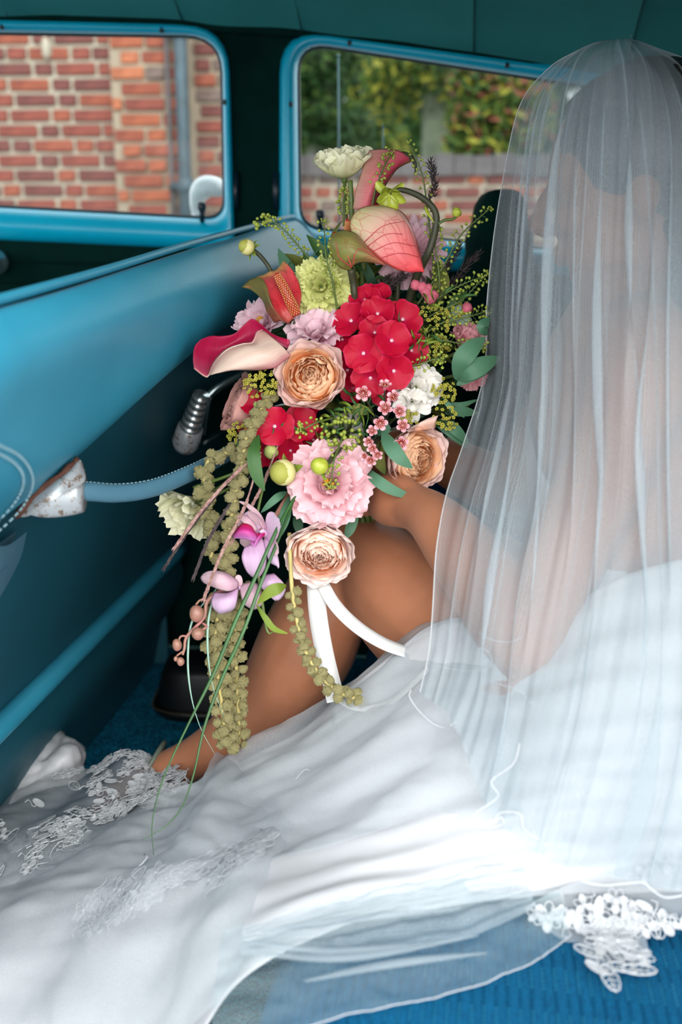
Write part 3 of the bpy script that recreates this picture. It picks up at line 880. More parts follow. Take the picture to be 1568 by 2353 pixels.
def tree(loc, h, tr, blobs, n, size, pal, seed, label, trunk=None):
    t = empty("garden_tree", loc); tag(t, label, "tree", "trees behind the garden wall")
    rr = random.Random(seed)
    pts = trunk or [loc, loc + Vector((0.03, 0, h * 0.3)), loc + Vector((-0.05, 0.05, h * 0.6)), loc + Vector((0.1, 0.0, h))]
    mb = MB(); c = cr(pts, 16); mb.tube(c, [tr * (1.15 - 0.5 * i / 15) for i in range(16)], 14)
    for k in range(5):
        q = c[7 + k]; e = Vector(blobs[k % len(blobs)][0]); mb.tube(cr([q, q.lerp(e, .5) + Vector((0, 0, .15)), e], 8), [tr * .35, tr * .3, tr * .25, tr * .2, tr * .17, tr * .13, tr * .1, tr * .06], 8)
    mb.build("trunk", M['bark'], t)
    leaf_crown("foliage", blobs, n, size, pal, seed, t)
    return t
def Y(px, py, y): 
    v = ray(px, py); return CAM + v * (y / v.y)
def G(px, y): 
    q = Y(px, 420, y); return Vector((q.x, y, 0))
tree(G(1008, 8.6), 3.4, 0.17, [(Y(960, 120, 8.6), .5), (Y(1080, 130, 8.4), .45), (Y(900, 200, 8.8), .3), (Y(1000, 20, 8.6), .5)], 2600, 0.055, [0, 1, 1, 2], 31, "broad grey-green trunked tree in the middle of the rear window", [G(1008, 8.6), G(1012, 8.6) + Vector((0, 0, 1.6)), Y(1010, 230, 8.6), Y(990, 60, 8.6)])
tree(G(740, 10.1), 3.2, 0.12, [(Y(735, 130, 10.1), .4), (Y(720, 260, 10.1), .36), (Y(800, 320, 10.0), .30), (Y(790, 130, 10.2), .26)], 2600, 0.06, [0, 0, 0, 1], 32, "dark leaved tree near the window pillar")
tree(G(850, 11.6), 3.4, 0.1, [(Y(830, 140, 11.6), .32), (Y(850, 250, 11.6), .30), (Y(930, 180, 11.6), .28), (Y(820, 330, 11.6), .3), (Y(880, 330, 11.6), .3)], 2400, 0.06, [1, 1, 2, 0], 33, "yellow-green tree behind the tall cream flower")
tree(G(1130, 7.35), 3.0, 0.1, [(Y(1120, 220, 7.35), 0.30), (Y(1100, 310, 7.3), 0.25), (Y(1180, 260, 7.35), 0.30), (Y(1130, 130, 7.4), 0.30)], 3000, 0.05, [1, 2, 0, 3, 1], 34, "golden green tree with reddish sprays next to the veil")
hd_ = [(Y(680 + 45 * k, 330 + 12 * math.sin(k), 13.2), .45) for k in range(18)]
t = empty("garden_hedge", G(900, 13.2)); tag(t, "dark hedge far behind the garden trees", "hedge"); leaf_crown("foliage", [(c, r) for c, r in hd_] + [(c + Vector((0, 0, .55)), r) for c, r in hd_[::2]] + [(c + Vector((0, .4, 1.15)), r * 1.1) for c, r in hd_[::2]] + [(c + Vector((0.2, .4, 1.7)), r * 1.1) for c, r in hd_[1::3]], 16000, 0.085, [0, 0, 0, 1], 35, t)
mb = MB(); [mb.tube([Vector((c.x, c.y, 0)), Vector((c.x, c.y, c.z))], 0.02, 6) for c, r in hd_[::3]]; mb.build("stems", M['bark'], t)

# things right outside the windows
M['white_paint'] = mat('white_enamel', (226, 230, 236), 0.25, 0.03, 10)
dm = empty("door_mirror", PL(462, 500, LW + 0.12)); tag(dm, "white curved mirror housing outside the front window", "mirror")
def onl(px, py, l): return PL(px, py, l)
pts = [onl(453, 502, 2.10), onl(452, 474, 2.10), onl(456, 450, 2.10), onl(468, 432, 2.10), onl(488, 428, 2.10), onl(506, 436, 2.10), onl(522, 444, 2.10)]
c = cr(pts, 24); rad = [0.011, .011, .011, .013, .014, .015, .016, .018, .020, .021, .022, .023, .023, .023, .022, .021, .020, .019, .018, .016, .014, .012, .009, .006]
mb = MB(); mb.tube(c, rad, 14, flat=1.6); mb.build("housing", M['white_paint'], dm)
mb = MB(); lathe(mb, onl(456, 515, 2.08), Vector((0, 0, 1)), [(0.016, 0), (0.016, .01), (.012, .02)], 12); mb.build("foot", M['white_paint'], dm)
M['rod'] = mat('aerial_steel', (62, 96, 104), 0.4, 0.1, 50, metal=0.3)
for (px, y0, y1, r, lb) in ((780, 128, 560, 0.0024, "tall thin aerial rod rising behind the cream flower"), (882, 288, 380, 0.0016, "short thin aerial rod behind the arching pink spathe")):
    e = empty("aerial", PL(px, y1, LW + 0.2)); tag(e, lb, "aerial")
    mb = MB(); mb.tube([PL(px, y1 + 160, LW + .2), PL(px, y1, LW + .2), PL(px - 2, y0, LW + .2)], [r * 1.3, r * 1.1, r * .7], 8); mb.build("rod", M['rod'], e)
    mb = MB(); mb.ball(PL(px - 2, y0, LW + .2), r * 1.4, 8, 6); mb.build("tip", M['rod'], e)
# ------------------------------------------------------------------ the bride
bride = empty("person", P(1330, 1800, 1.0))
tag(bride, "bride in a white gown and long tulle veil seated holding the flowers", "person")

def skin_mat():
    m, n, l, out = nt("skin")
    b = n.new("ShaderNodeBsdfPrincipled"); b.inputs['Roughness'].default_value = 0.48; b.inputs['Specular IOR Level'].default_value = 0.35
    mp = texco(n, l, 1.0)
    nz = n.new("ShaderNodeTexNoise"); nz.inputs['Scale'].default_value = 14; nz.inputs['Detail'].default_value = 5; l.new(mp.outputs[0], nz.inputs['Vector'])
    r = ramp(n, [(0.3, lin((146, 92, 64))), (0.7, lin((168, 111, 81)))]); l.new(nz.outputs[0], r.inputs[0]); l.new(r.outputs[0], b.inputs['Base Color'])
    b.inputs['Sheen Weight'].default_value = 0.05
    nb = n.new("ShaderNodeTexNoise"); nb.inputs['Scale'].default_value = 700; l.new(mp.outputs[0], nb.inputs['Vector'])
    bp = n.new("ShaderNodeBump"); bp.inputs['Strength'].default_value = 0.08; bp.inputs['Distance'].default_value = 0.001
    l.new(nb.outputs[0], bp.inputs['Height']); l.new(bp.outputs[0], b.inputs['Normal']); l.new(b.outputs[0], out.inputs[0]); return m
M['skin'] = skin_mat()
M['hair'] = mat('dark_brown_hair', (40, 28, 22), 0.45, 0.25, 40, 0.5, 150)
M['satin'] = mat('ivory_satin', (190, 191, 194), 0.42, 0.02, 6)
M['ribbon'] = mat('white_satin_ribbon', (206, 206, 204), 0.38, 0.02, 30)
M['lace'] = mat('white_embroidery', (190, 193, 196), 0.7, 0.05, 300, 0.5, 500)
M['tulle'] = tulle_mat('skirt_tulle', 0.42, c=(208, 214, 218), net=260.0)
M['veil'] = tulle_mat('veil_tulle', 0.33, c=(186, 198, 204), net=1.0)
M['veil2'] = tulle_mat('veil_tulle_inner', 0.24, c=(186, 198, 204), net=1.0)
M['veil3'] = tulle_mat('veil_tulle_hem', 0.24, c=(188, 210, 214), net=1.0)

def V3(x, f, z): return Vector((x, f, CAM.z + z))
bm_ = MB()
def limb(pts, n=40, ring=20):
    ps = cr([q[0] for q in pts], n)
    rs_ = [q.x for q in cr([Vector((q[1], 0, 0)) for q in pts], n)]
    bm_.tube(ps, rs_, ring)
    bm_.ball(ps[0], rs_[0], 14, 10); bm_.ball(ps[-1], rs_[-1], 14, 10)
def torso(rows, n=30, ring=28):
    # rows: centre, half depth, half width, facing
    cs = cr([r[0] for r in rows], n); a = cr([Vector((r[1], r[2], 0)) for r in rows], n)
    out = []
    for c, k in zip(cs, a):
        out.append([c + FA * (math.cos(2 * PI * i / ring) * k.x) + SA * (math.sin(2 * PI * i / ring) * k.y) for i in range(ring)])
    return out
FA = Vector((-0.985, 0.17, 0)).normalized(); SA = Vector((FA.y, -FA.x, 0))     # facing, and towards her far side... near side is -SA or SA
if SA.y > 0: SA = -SA                                                      # SA points to her left, towards the camera
TR = [(V3(.285, .995, -.555), .085, .13), (V3(.275, .995, -.50), .115, .165), (V3(.275, 1.0, -.44), .112, .160), (V3(.285, 1.02, -.36), .092, .130), (V3(.298, 1.04, -.29), .088, .122),
      (V3(.308, 1.065, -.21), .100, .138), (V3(.312, 1.085, -.145), .102, .148), (V3(.312, 1.10, -.095), .080, .140), (V3(.306, 1.11, -.055), .052, .085), (V3(.30, 1.115, -.02), .045, .048)]
bm_.grid(torso(TR), close_u=True, cap=True)
limb([(V3(.306, 1.113, -.06), .047), (V3(.312, 1.118, -.02), .045), (V3(.318, 1.125, .03), .046)], 10)
# head with face
HC = V3(.318, 1.13, .062)
HF = Vector((-0.97, 0.22, -0.10)).normalized(); HS = Vector((0, 0, 1)).cross(HF).normalized(); HU = HF.cross(HS)
if HU.z < 0: HU = -HU
def H(f_, s_, u_): return HC + HF * f_ + HS * s_ + HU * u_
HM = Matrix((HF, HS, HU)).transposed().to_4x4(); HM.translation = HC
bm_.ball((0, 0, .018), (.092, .072, .092), 24, 18, M=HM)
bm_.ball((.022, 0, -.045), (.062, .055, .062), 20, 14, M=HM)
bm_.ball((.048, 0, -.088), (.026, .026, .020), 14, 10, M=HM)            # chin
bm_.tube([H(.086, 0, .012), H(.100, 0, -.012), H(.108, 0, -.030), H(.090, 0, -.040)], [.007, .009, .012, .010], 10)   # nose
for s_ in (-1, 1):
    bm_.ball((.078, s_ * .032, .020), (.012, .016, .010), 12, 8, M=HM)   # brow and lid
    bm_.ball((.066, s_ * .038, -.026), (.022, .024, .022), 12, 8, M=HM)  # cheek
    bm_.ball((-.005, s_ * .074, -.012), (.016, .008, .028), 12, 8, M=HM) # ear
bm_.tube([H(.076, -.024, -.064), H(.087, -.010, -.061), H(.089, 0, -.062), H(.087, .010, -.061), H(.076, .024, -.064)], [.003, .006, .006, .006, .003], 8)
bm_.tube([H(.074, -.022, -.066), H(.085, 0, -.072), H(.074, .022, -.066)], [.003, .007, .003], 8)
# left arm: shoulder, elbow, wrist, hand closed round the stems
shL = V3(.292, .970, -.115)
elL = P(1205, 1475, .97); wrL = P(940, 1160, 1.115)
limb([(V3(.305, 1.03, -.095), .050), (shL, .054), (shL.lerp(elL, .28) + RT * .008, .047), (shL.lerp(elL, .62) + RT * .006, .041), (elL, .036)])
limb([(elL, .037), (P(1165, 1420, .98), .040), (P(1108, 1330, 1.005), .039), (P(1042, 1242, 1.04), .035), (P(988, 1186, 1.08), .0285), (wrL, .0245)])
# left hand: palm, fingers, thumb
HA, HB = P(800, 985, 1.205), P(838, 1168, 1.235)            # the bound stems the hands close on
palm = [P(962, 1170, 1.10), P(915, 1150, 1.125), P(868, 1138, 1.165)]
def finger(pts, r):
    ps = cr(pts, 14); bm_.tube(ps, [r * (1.0 - .25 * i / 13) for i in range(14)], 10); bm_.ball(ps[-1], r * .74, 10, 8); bm_.ball(ps[0], r, 10, 8)
bm_.tube(cr(palm, 10), [.0265, .027, .028, .030, .031, .032, .033, .032, .030, .026], 16, flat=.72, up=UP)
AX = (HB - HA).normalized(); SD = RT - AX * RT.dot(AX); SD.normalize(); DP = AX.cross(SD)
if DP.dot(FW) > 0: DP = -DP                                  # DP points to the camera
for k, (t, ln) in enumerate(((.72, 1.0), (.81, 1.05), (.90, 1.0), (.985, .86))):
    c = HA.lerp(HB, t); rr = .0245
    pts = [c + SD * .030 + DP * .010]
    for a in (25, 70, 115, 160, 200):
        a = math.radians(a * ln); pts.append(c + SD * (math.cos(a) * rr) - DP * (-math.sin(a) * rr))
    finger(pts, .0082 if k < 3 else .0070)
c = HA.lerp(HB, .66)
finger([P(912, 1138, 1.15), c + SD * .034 - DP * .012, c + SD * .012 - DP * .027, c - SD * .012 - DP * .024], .0092)
# right arm reaches round in front of her to the same stems
shR = V3(.318, 1.235, -.115); elR = V3(.235, 1.36, -.335); wrR = HA.lerp(HB, .45) + SD * .07 - DP * .06
limb([(V3(.308, 1.17, -.095), .050), (shR, .052), (shR.lerp(elR, .5), .043), (elR, .036)])
limb([(elR, .036), (elR.lerp(wrR, .3), .040), (elR.lerp(wrR, .75), .029), (wrR, .024)])
c0 = HA.lerp(HB, .45); bm_.tube(cr([wrR, wrR.lerp(c0 + SD * .034, .55), c0 + SD * .034 - DP * .01], 8), [.024, .027, .030, .031, .031, .030, .028, .024], 14, flat=.6)
for k, t in enumerate((.30, .38, .46, .54)):
    c = HA.lerp(HB, t); pts = [c + SD * .030 - DP * .008]
    for a in (-20, -70, -120, -165, -205):
        a = math.radians(a); pts.append(c + SD * (math.cos(a) * .0245) + DP * (math.sin(a) * .0245))
    finger(pts, .0080)
finger([wrR.lerp(c0 + SD * .034, .5) + DP * .01, HA.lerp(HB, .24) + SD * .03 + DP * .012, HA.lerp(HB, .2) + SD * .005 + DP * .026], .009)
# left leg: thigh to the bent knee, calf down to the ankle
hipL, hipR = V3(.245, .915, -.462), V3(.275, 1.085, -.462)
limb([(hipL, .092), (P(1215, 1600, 1.05), .090), (P(1085, 1490, 1.13), .086), (P(960, 1388, 1.20), .080), (P(870, 1308, 1.25), .066), (P(812, 1276, 1.27), .057)])
limb([(P(812, 1278, 1.27), .056), (P(772, 1338, 1.265), .054), (P(732, 1425, 1.26), .061), (P(692, 1510, 1.27), .063), (P(625, 1605, 1.29), .051), (P(535, 1688, 1.32), .037), (P(455, 1738, 1.34), .0295), (P(390, 1772, 1.355), .029)])
limb([(P(392, 1775, 1.355), .030), (P(350, 1795, 1.38), .030), (P(290, 1825, 1.43), .026), (P(235, 1855, 1.47), .018)], 16)
# right leg behind it
limb([(hipR, .090), (V3(.16, 1.19, -.42), .084), (V3(.06, 1.315, -.385), .066), (V3(.02, 1.365, -.385), .054)])
limb([(V3(.02, 1.365, -.385), .054), (V3(-.01, 1.372, -.46), .054), (V3(-.035, 1.378, -.56), .054), (V3(-.06, 1.385, -.68), .036), (V3(-.075, 1.39, -.78), .030)])
limb([(V3(-.075, 1.39, -.79), .030), (V3(-.13, 1.40, -.815), .028), (V3(-.20, 1.42, -.83), .018)], 14)

tmp = bpy.data.objects.new("tmp_body", bm_.mesh("tmp_body", M['skin']))
COL.objects.link(tmp)
md = tmp.modifiers.new("r", 'REMESH'); md.mode = 'VOXEL'; md.voxel_size = 0.0042; md.use_smooth_shade = True
sm = tmp.modifiers.new("s", 'SMOOTH'); sm.factor = 0.5; sm.iterations = 7
dg = bpy.context.evaluated_depsgraph_get()
me = bpy.data.meshes.new_from_object(tmp.evaluated_get(dg)); me.name = "body"
bpy.data.objects.remove(tmp)
me.materials.clear(); me.materials.append(M['skin'])
body = obj("body", me, bride); tag(body, "tanned bare arm, shoulder and legs")

# hair gathered in a low knot
mb = MB()
mb.ball((-.014, 0, .034), (.098, .084, .092), 28, 20, M=HM, lump=.05)
mb.ball((-.055, 0, -.02), (.056, .066, .062), 20, 14, M=HM, lump=.08)
mb.ball((-.092, 0, -.035), (.036, .046, .040), 18, 14, M=HM, lump=.25)
for k in range(26):
    a = -1.1 + 2.2 * k / 25
    mb.tube(cr([H(.068, .060 * math.sin(a), .088 - .02 * abs(a)), H(.02, .082 * math.sin(a), .112 - .03 * abs(a)), H(-.06, .074 * math.sin(a), .085 - .05 * abs(a)), H(-.108, .03 * math.sin(a), -.01)], 10), [.004, .006, .006, .006, .006, .006, .006, .006, .005, .004], 6)
o = mb.build("hair", M['hair'], bride); tag(o, "dark brown hair pinned up under the veil")
# bodice: low-backed satin top round the torso
TB = [(c, a + .006, b + .006) for c, a, b in TR[:7]]
rows = torso(TB, 34, 40)
n0 = int(34 * 0.80)
out = []
for j, r in enumerate(rows):
    row = []
    for i, q in enumerate(r):
        back = max(0, -math.cos(2 * PI * i / 40))          # the back is cut lower
        t = j / 33
        q2 = rows[min(33, max(0, int(j * (1 - .42 * back - .34 * abs(math.sin(2 * PI * i / 40))))))][i]
        row.append(q2)
    out.append(row)
mb = MB(); mb.grid(out, close_u=True); o = mb.build("bodice", M['satin'], bride); tag(o, "white satin low-backed bodice")

# ------------------------------------------------------------------ skirt and train
def folds(g, amp, fu, fv, seed, su=1.0, wave=None):
    nr = grid_normals(g); nv, nu = len(g), len(g[0]); out = []
    for j in range(nv):
        row = []
        for i in range(nu):
            u, v = i / (nu - 1), j / (nv - 1)
            h = noise.fractal(Vector((u * fu, v * fv, seed)), 1.0, 2.0, 3)
            if wave: h += wave(u, v)
            row.append(g[j][i] + nr[j][i] * (amp * h))
        out.append(row)
    return out
SK = [
 [(-90,1985,1.33),(120,1945,1.31),(300,1885,1.285),(440,1812,1.24),(560,1745,1.20),(700,1668,1.16),(850,1535,1.13),(985,1447,1.10),(1120,1490,1.05),(1250,1440,.99),(1420,1330,.93),(1660,1260,.91)],
 [(-90,2010,1.30),(110,1975,1.28),(290,1920,1.24),(440,1855,1.185),(570,1800,1.13),(720,1740,1.07),(880,1650,1.03),(1020,1590,1.0),(1150,1600,.96),(1280,1580,.91),(1440,1550,.88),(1660,1550,.86)],
 [(-90,2080,1.22),(100,2050,1.20),(270,2005,1.16),(430,1960,1.09),(590,1920,1.03),(760,1880,.97),(920,1820,.94),(1060,1780,.92),(1190,1770,.89),(1310,1760,.865),(1460,1760,.85),(1660,1760,.84)],
 [(-90,2200,1.12),(90,2180,1.10),(250,2150,1.04),(410,2110,.97),(580,2050,.90),(770,2000,.88),(940,1970,.87),(1080,1940,.865),(1210,1925,.86),(1340,1925,.855),(1480,1925,.85),(1660,1925,.85)],
 [(-90,2500,1.00),(90,2500,.98),(240,2500,.93),(390,2480,.87),(535,2260,.825),(760,2130,.828),(940,2100,.84),(1090,2075,.85),(1220,2065,.853),(1350,2055,.862),(1490,2050,.868),(1660,2050,.868)],
]
def skirt_wave(u, v):
    return 0.9 * math.sin(26 * v + 9 * u + 2 * math.sin(7 * u)) * (0.35 + 0.65 * (1 - u)) + 0.5 * math.sin(58 * v + 5 * u)
g = patch([pxs(r) for r in SK], 130, 90)
g = folds(g, -0.0030, 6, 8, 3.1, wave=skirt_wave)
mb = MB(); mb.grid(g); sk = mb.build("skirt", M['satin'], bride); tag(sk, "full white satin skirt spread over seat and floor")
mds = sk.modifiers.new("thick", 'SOLIDIFY'); mds.thickness = 0.0015; mds.offset = 1
SKG = g
# satin panel turned over the thigh beside the slit, its lower rows tucked under the skirt
g = patch([pxs([(1180,1440,1.0),(1060,1418,1.03),(985,1440,1.055),(920,1490,1.075),(845,1545,1.095),(760,1615,1.12)]), pxs([(1180,1460,.98),(1065,1440,1.015),(990,1462,1.04),(928,1508,1.06),(855,1560,1.082),(765,1630,1.108)]),
           pxs([(1170,1520,.965),(1060,1520,1.0),(990,1545,1.02),(925,1585,1.04),(850,1630,1.062),(760,1690,1.09)]), pxs([(1160,1620,.975),(1050,1625,1.005),(980,1650,1.025),(900,1690,1.04),(820,1730,1.06),(740,1760,1.085)])], 70, 30)
g = folds(g, 0.0015, 3, 3, 8.8)
mb = MB(); mb.grid(g); o = mb.build("satin_panel", M['satin'], bride); tag(o, "smooth white satin panel folded over the thigh")
mds = o.modifiers.new("thick", 'SOLIDIFY'); mds.thickness = 0.0012
# white satin puff at the foot of the front seat
g = patch([pxs([(-20,1760,1.50),(40,1700,1.53),(95,1668,1.545),(125,1662,1.55),(150,1680,1.55)]), pxs([(-20,1790,1.45),(55,1730,1.46),(110,1700,1.47),(150,1690,1.48),(180,1715,1.50)]),
           pxs([(-20,1815,1.42),(60,1770,1.42),(115,1745,1.42),(165,1735,1.43),(196,1745,1.46)]), pxs([(-20,1870,1.41),(60,1830,1.41),(115,1810,1.41),(165,1800,1.41),(200,1780,1.43)])], 40, 30)
g = folds(g, 0.006, 5, 5, 4.4, wave=lambda u, v: .6 * math.sin(9 * v + 7 * u))
mb = MB(); mb.grid(g); o = mb.build("satin_underskirt", M['satin'], bride); tag(o, "crumpled white satin underskirt below the front seat")
mds = o.modifiers.new("thick", 'SOLIDIFY'); mds.thickness = 0.0015
# sheer tulle layers over the skirt
def tulle_layer(rows, nu, nv, amp, seed, m, label, wave=None, name="tulle_layer"):
    g = folds(patch([pxs(r) for r in rows], nu, nv), amp, 6, 8, seed, wave=wave)
    mb = MB(); mb.grid(g); o = mb.build(name, m, bride); tag(o, label); return g
T1 = [[(x + 0, y - 14 - (18 if 480 < x < 760 else 0), d - .02) for x, y, d in SK[0][2:9]], [(x, y, d - .025) for x, y, d in SK[1][2:9]], [(x, y, d - .022) for x, y, d in SK[2][2:9]], [(x, y, d - .014) for x, y, d in SK[3][2:9]]]
T1 = [[(q[0][0], q[0][1], q[0][2] + .06)] + q[1:] for q in T1]; T1[-1] = [(x, y, d + .03) for x, y, d in T1[-1]]
tulle_layer(T1, 90, 60, 0.006, 21.0, M['tulle'], "sheer tulle layer over the skirt", lambda u, v: .8 * math.sin(22 * v + 12 * u))
T2 = [[(-90,1935,1.33),(40,1900,1.30),(200,1880,1.27),(330,1850,1.22),(430,1800,1.17),(500,1730,1.15)], [(-90,2050,1.2),(60,2010,1.16),(230,1960,1.12),(370,1920,1.08),(480,1860,1.06),(600,1790,1.05)],
      [(-90,2200,1.08),(60,2150,1.05),(240,2090,1.0),(400,2030,.96),(540,1980,.94),(720,1910,.94)], [(-90,2480,.97),(80,2460,.95),(230,2460,.90),(390,2420,.84),(520,2240,.81),(700,2100,.82)]]
T2 = [q[:-1] + [(q[-1][0], q[-1][1], q[-1][2] + .07)] for q in T2]
tulle_layer(T2, 90, 60, 0.008, 33.0, M['tulle'], "sheer tulle spread over the train at the lower left", lambda u, v: .9 * math.sin(16 * u + 14 * v))

# ------------------------------------------------------------------ lace
def lace_flower(mb, c, X, Y_, r, n=6, rng=R_):
    Z = X.cross(Y_).normalized(); rot = rng.uniform(0, 6.3)
    for k in range(n):
        a = rot + 2 * PI * k / n; d = X * math.cos(a) + Y_ * math.sin(a); e = X * -math.sin(a) + Y_ * math.cos(a)
        loop = [c + d * (r * (0.55 + 0.45 * math.cos(t))) + e * (r * 0.30 * math.sin(t)) + Z * .0012 for t in [2 * PI * i / 11 for i in range(12)]]
        mb.tube(loop, r * 0.04, 5, cap=False)
        if k % 2: mb.add([c + d * (r * .10)] + [q - Z * .0008 for q in loop[:-1]], [[0, i + 1, (i + 1) % 11 + 1] for i in range(11)])
    mb.ball(c + Z * .001, r * .16, 6, 4)
def lace_leaf(mb, c, d, e, r):
    Z = d.cross(e).normalized()
    loop = [c + d * (r * math.cos(t)) + e * (r * .42 * math.sin(t)) + Z * .001 for t in [2 * PI * i / 12 for i in range(13)]]
    mb.tube(loop, r * .05, 5, cap=False); mb.tube([c - d * r, c + d * r], r * .035, 5)
    for k in range(3):
        q = c + d * (r * (-.4 + .4 * k)); mb.tube([q, q + d * r * .25 + e * r * .3], r * .035, 4); mb.tube([q, q + d * r * .25 - e * r * .3], r * .035, 4)
    mb.add([q - Z * .0006 for q in loop[:-1]], [list(range(12))]) if r < .011 else None
def lace_scatter(g, spots, r0, r1, seed, parent, name, label):
    """motifs sewn on the surface g at uv spots"""
    rng = random.Random(seed); nr = grid_normals(g); nv, nu = len(g), len(g[0]); mb = MB()
    for u, v in spots:
        i, j = min(nu - 2, max(1, int(u * (nu - 1)))), min(nv - 2, max(1, int(v * (nv - 1))))
        q = g[j][i]; n_ = nr[j][i]
        if n_.dot(CAM - q) < 0: n_ = -n_
        X = (g[j][i + 1] - g[j][i - 1]); X = (X - n_ * X.dot(n_)).normalized(); Y_ = n_.cross(X)
        q = q + n_ * .004; r = rng.uniform(r0, r1)
        if rng.random() < .6: lace_flower(mb, q, X, Y_, r, rng.choice((5, 6, 6, 7)), rng)
        else:
            a = rng.uniform(0, 6.3); lace_leaf(mb, q, X * math.cos(a) + Y_ * math.sin(a), Y_ * math.cos(a) - X * math.sin(a), r * .9)
        if rng.random() < .5:
            a = rng.uniform(0, 6.3); d = X * math.cos(a) + Y_ * math.sin(a); e = Y_ * math.cos(a) - X * math.sin(a)
            mb.tube([q + d * (r * 1.1 * t) + e * (r * .5 * math.sin(4 * t)) for t in [0, .3, .6, .9, 1.2, 1.5]], r * .06, 5)
    o = mb.build(name, M['lace'], parent); tag(o, label, kind="stuff"); return o
# lace train on the floor: sheer ground cloth and embroidery
LT = [[(-90,1850,1.405),(80,1800,1.40),(190,1762,1.395),(305,1735,1.375),(370,1765,1.345),(425,1805,1.27)], [(-90,1905,1.33),(80,1862,1.325),(200,1835,1.31),(310,1815,1.29),(385,1820,1.26),(450,1830,1.22)],
      [(-90,1970,1.27),(80,1925,1.255),(210,1895,1.245),(320,1870,1.22),(400,1865,1.20),(470,1860,1.165)], [(-90,2090,1.18),(70,2020,1.17),(210,1960,1.17),(330,1925,1.15),(420,1905,1.13),(500,1895,1.10)]]
lg = folds(patch([pxs(r) for r in LT], 90, 60), 0.006, 6, 6, 14.0, wave=lambda u, v: .8 * math.sin(18 * u + 9 * v))
mb = MB(); mb.grid(lg); o = mb.build("lace_train", M['tulle'], bride); tag(o, "sheer net of the lace train"); lt = o
rng = random.Random(5)
spots = [(.3 + .7 * u / 20 + rng.uniform(-.015, .015), .02 + rng.uniform(0, .05)) for u in range(21)] + [(rng.uniform(.45, .99), rng.uniform(.03, .62)) for k in range(130)] + [(.80 * u / 46, .60 + .06 * math.sin(u * .8) + rng.uniform(-.05, .05)) for u in range(46)] + [(rng.uniform(0, .4), rng.uniform(.66, .99)) for k in range(44)] + [(rng.uniform(.05, .4), rng.uniform(.05, .3)) for k in range(5)]
lace_scatter(lg, spots, .008, .015, 6, lt, "lace_embroidery", "embroidered lace flowers along the train edge")
# lace under the tulle in the middle of the skirt
mb = MB(); T3 = [[(190,2080,1.06),(340,2010,1.03),(480,1960,1.015),(620,1930,.99)], [(190,2150,1.03),(350,2080,.99),(500,2030,.965),(640,1990,.94)]]
g3 = patch([pxs(r) for r in T3], 40, 20)
rng = random.Random(8)
lace_scatter(g3, [(rng.random(), rng.random()) for k in range(46)], .010, .017, 9, sk, "skirt_lace", "white lace flowers on the skirt")
# lace corner lying on the seat
LC = [[(1205,2085,.846),(1290,2040,.852),(1400,2005,.856),(1520,1975,.86),(1600,1960,.865)], [(1250,2130,.838),(1320,2110,.84),(1410,2090,.842),(1500,2070,.846),(1600,2060,.85)], [(1300,2165,.825),(1350,2165,.824),(1420,2150,.828),(1500,2140,.832),(1600,2130,.836)]]
gc = patch([pxs(r) for r in LC], 40, 24)
mb = MB(); mb.grid(gc); o = mb.build("lace_corner", M['tulle'], bride); tag(o, "lace corner of the gown lying on the blue seat"); lcn = o
rng = random.Random(12)
lace_scatter(gc, [(.35 + .5 * rng.random(), rng.random()) for k in range(12)] + [(.04 + .06 * k, .25 + .6 * min(1, k / 6)) for k in range(8)] + [(.45 + .06 * k, .95) for k in range(9)], .008, .013, 13, lcn, "lace_embroidery", "embroidered flowers of the lace corner")
g = patch([pxs([(1330,2165,.822),(1400,2155,.822),(1485,2150,.826)]), pxs([(1355,2215,.806),(1410,2215,.806),(1492,2232,.802)]), pxs([(1395,2262,.79),(1405,2275,.786),(1420,2250,.794)])], 24, 24)
mb = MB(); mb.grid(g); o = mb.build("lace_point", M['tulle'], lcn)
mb = MB(); rng = random.Random(3)
for px, py, a, s in ((1352, 2188, .6, .012), (1385, 2180, 2.2, .010), (1415, 2190, 1.2, .011), (1450, 2190, .5, .012), (1390, 2215, 1.5, .013), (1430, 2225, .3, .012), (1468, 2230, .1, .014), (1402, 2248, 1.5, .015), (1370, 2225, .9, .010), (1445, 2170, 2.4, .012)):
    z = -SEATZ - .012
    q = PZ(px, py, -z); X = RT; Y_ = Vector((0, 1, 0)); lace_leaf(mb, q, X * math.cos(a) - Y_ * math.sin(a), X * math.sin(a) + Y_ * math.cos(a), s)
for px, py, s in ((1420, 2165, .016), (1380, 2160, .014), (1470, 2200, .012)): lace_flower(mb, PZ(px, py, SEATZ + .012), RT, Vector((0, 1, 0)), s, 7, rng)
o = mb.build("lace_loops", M['lace'], lcn); tag(o, kind="stuff")

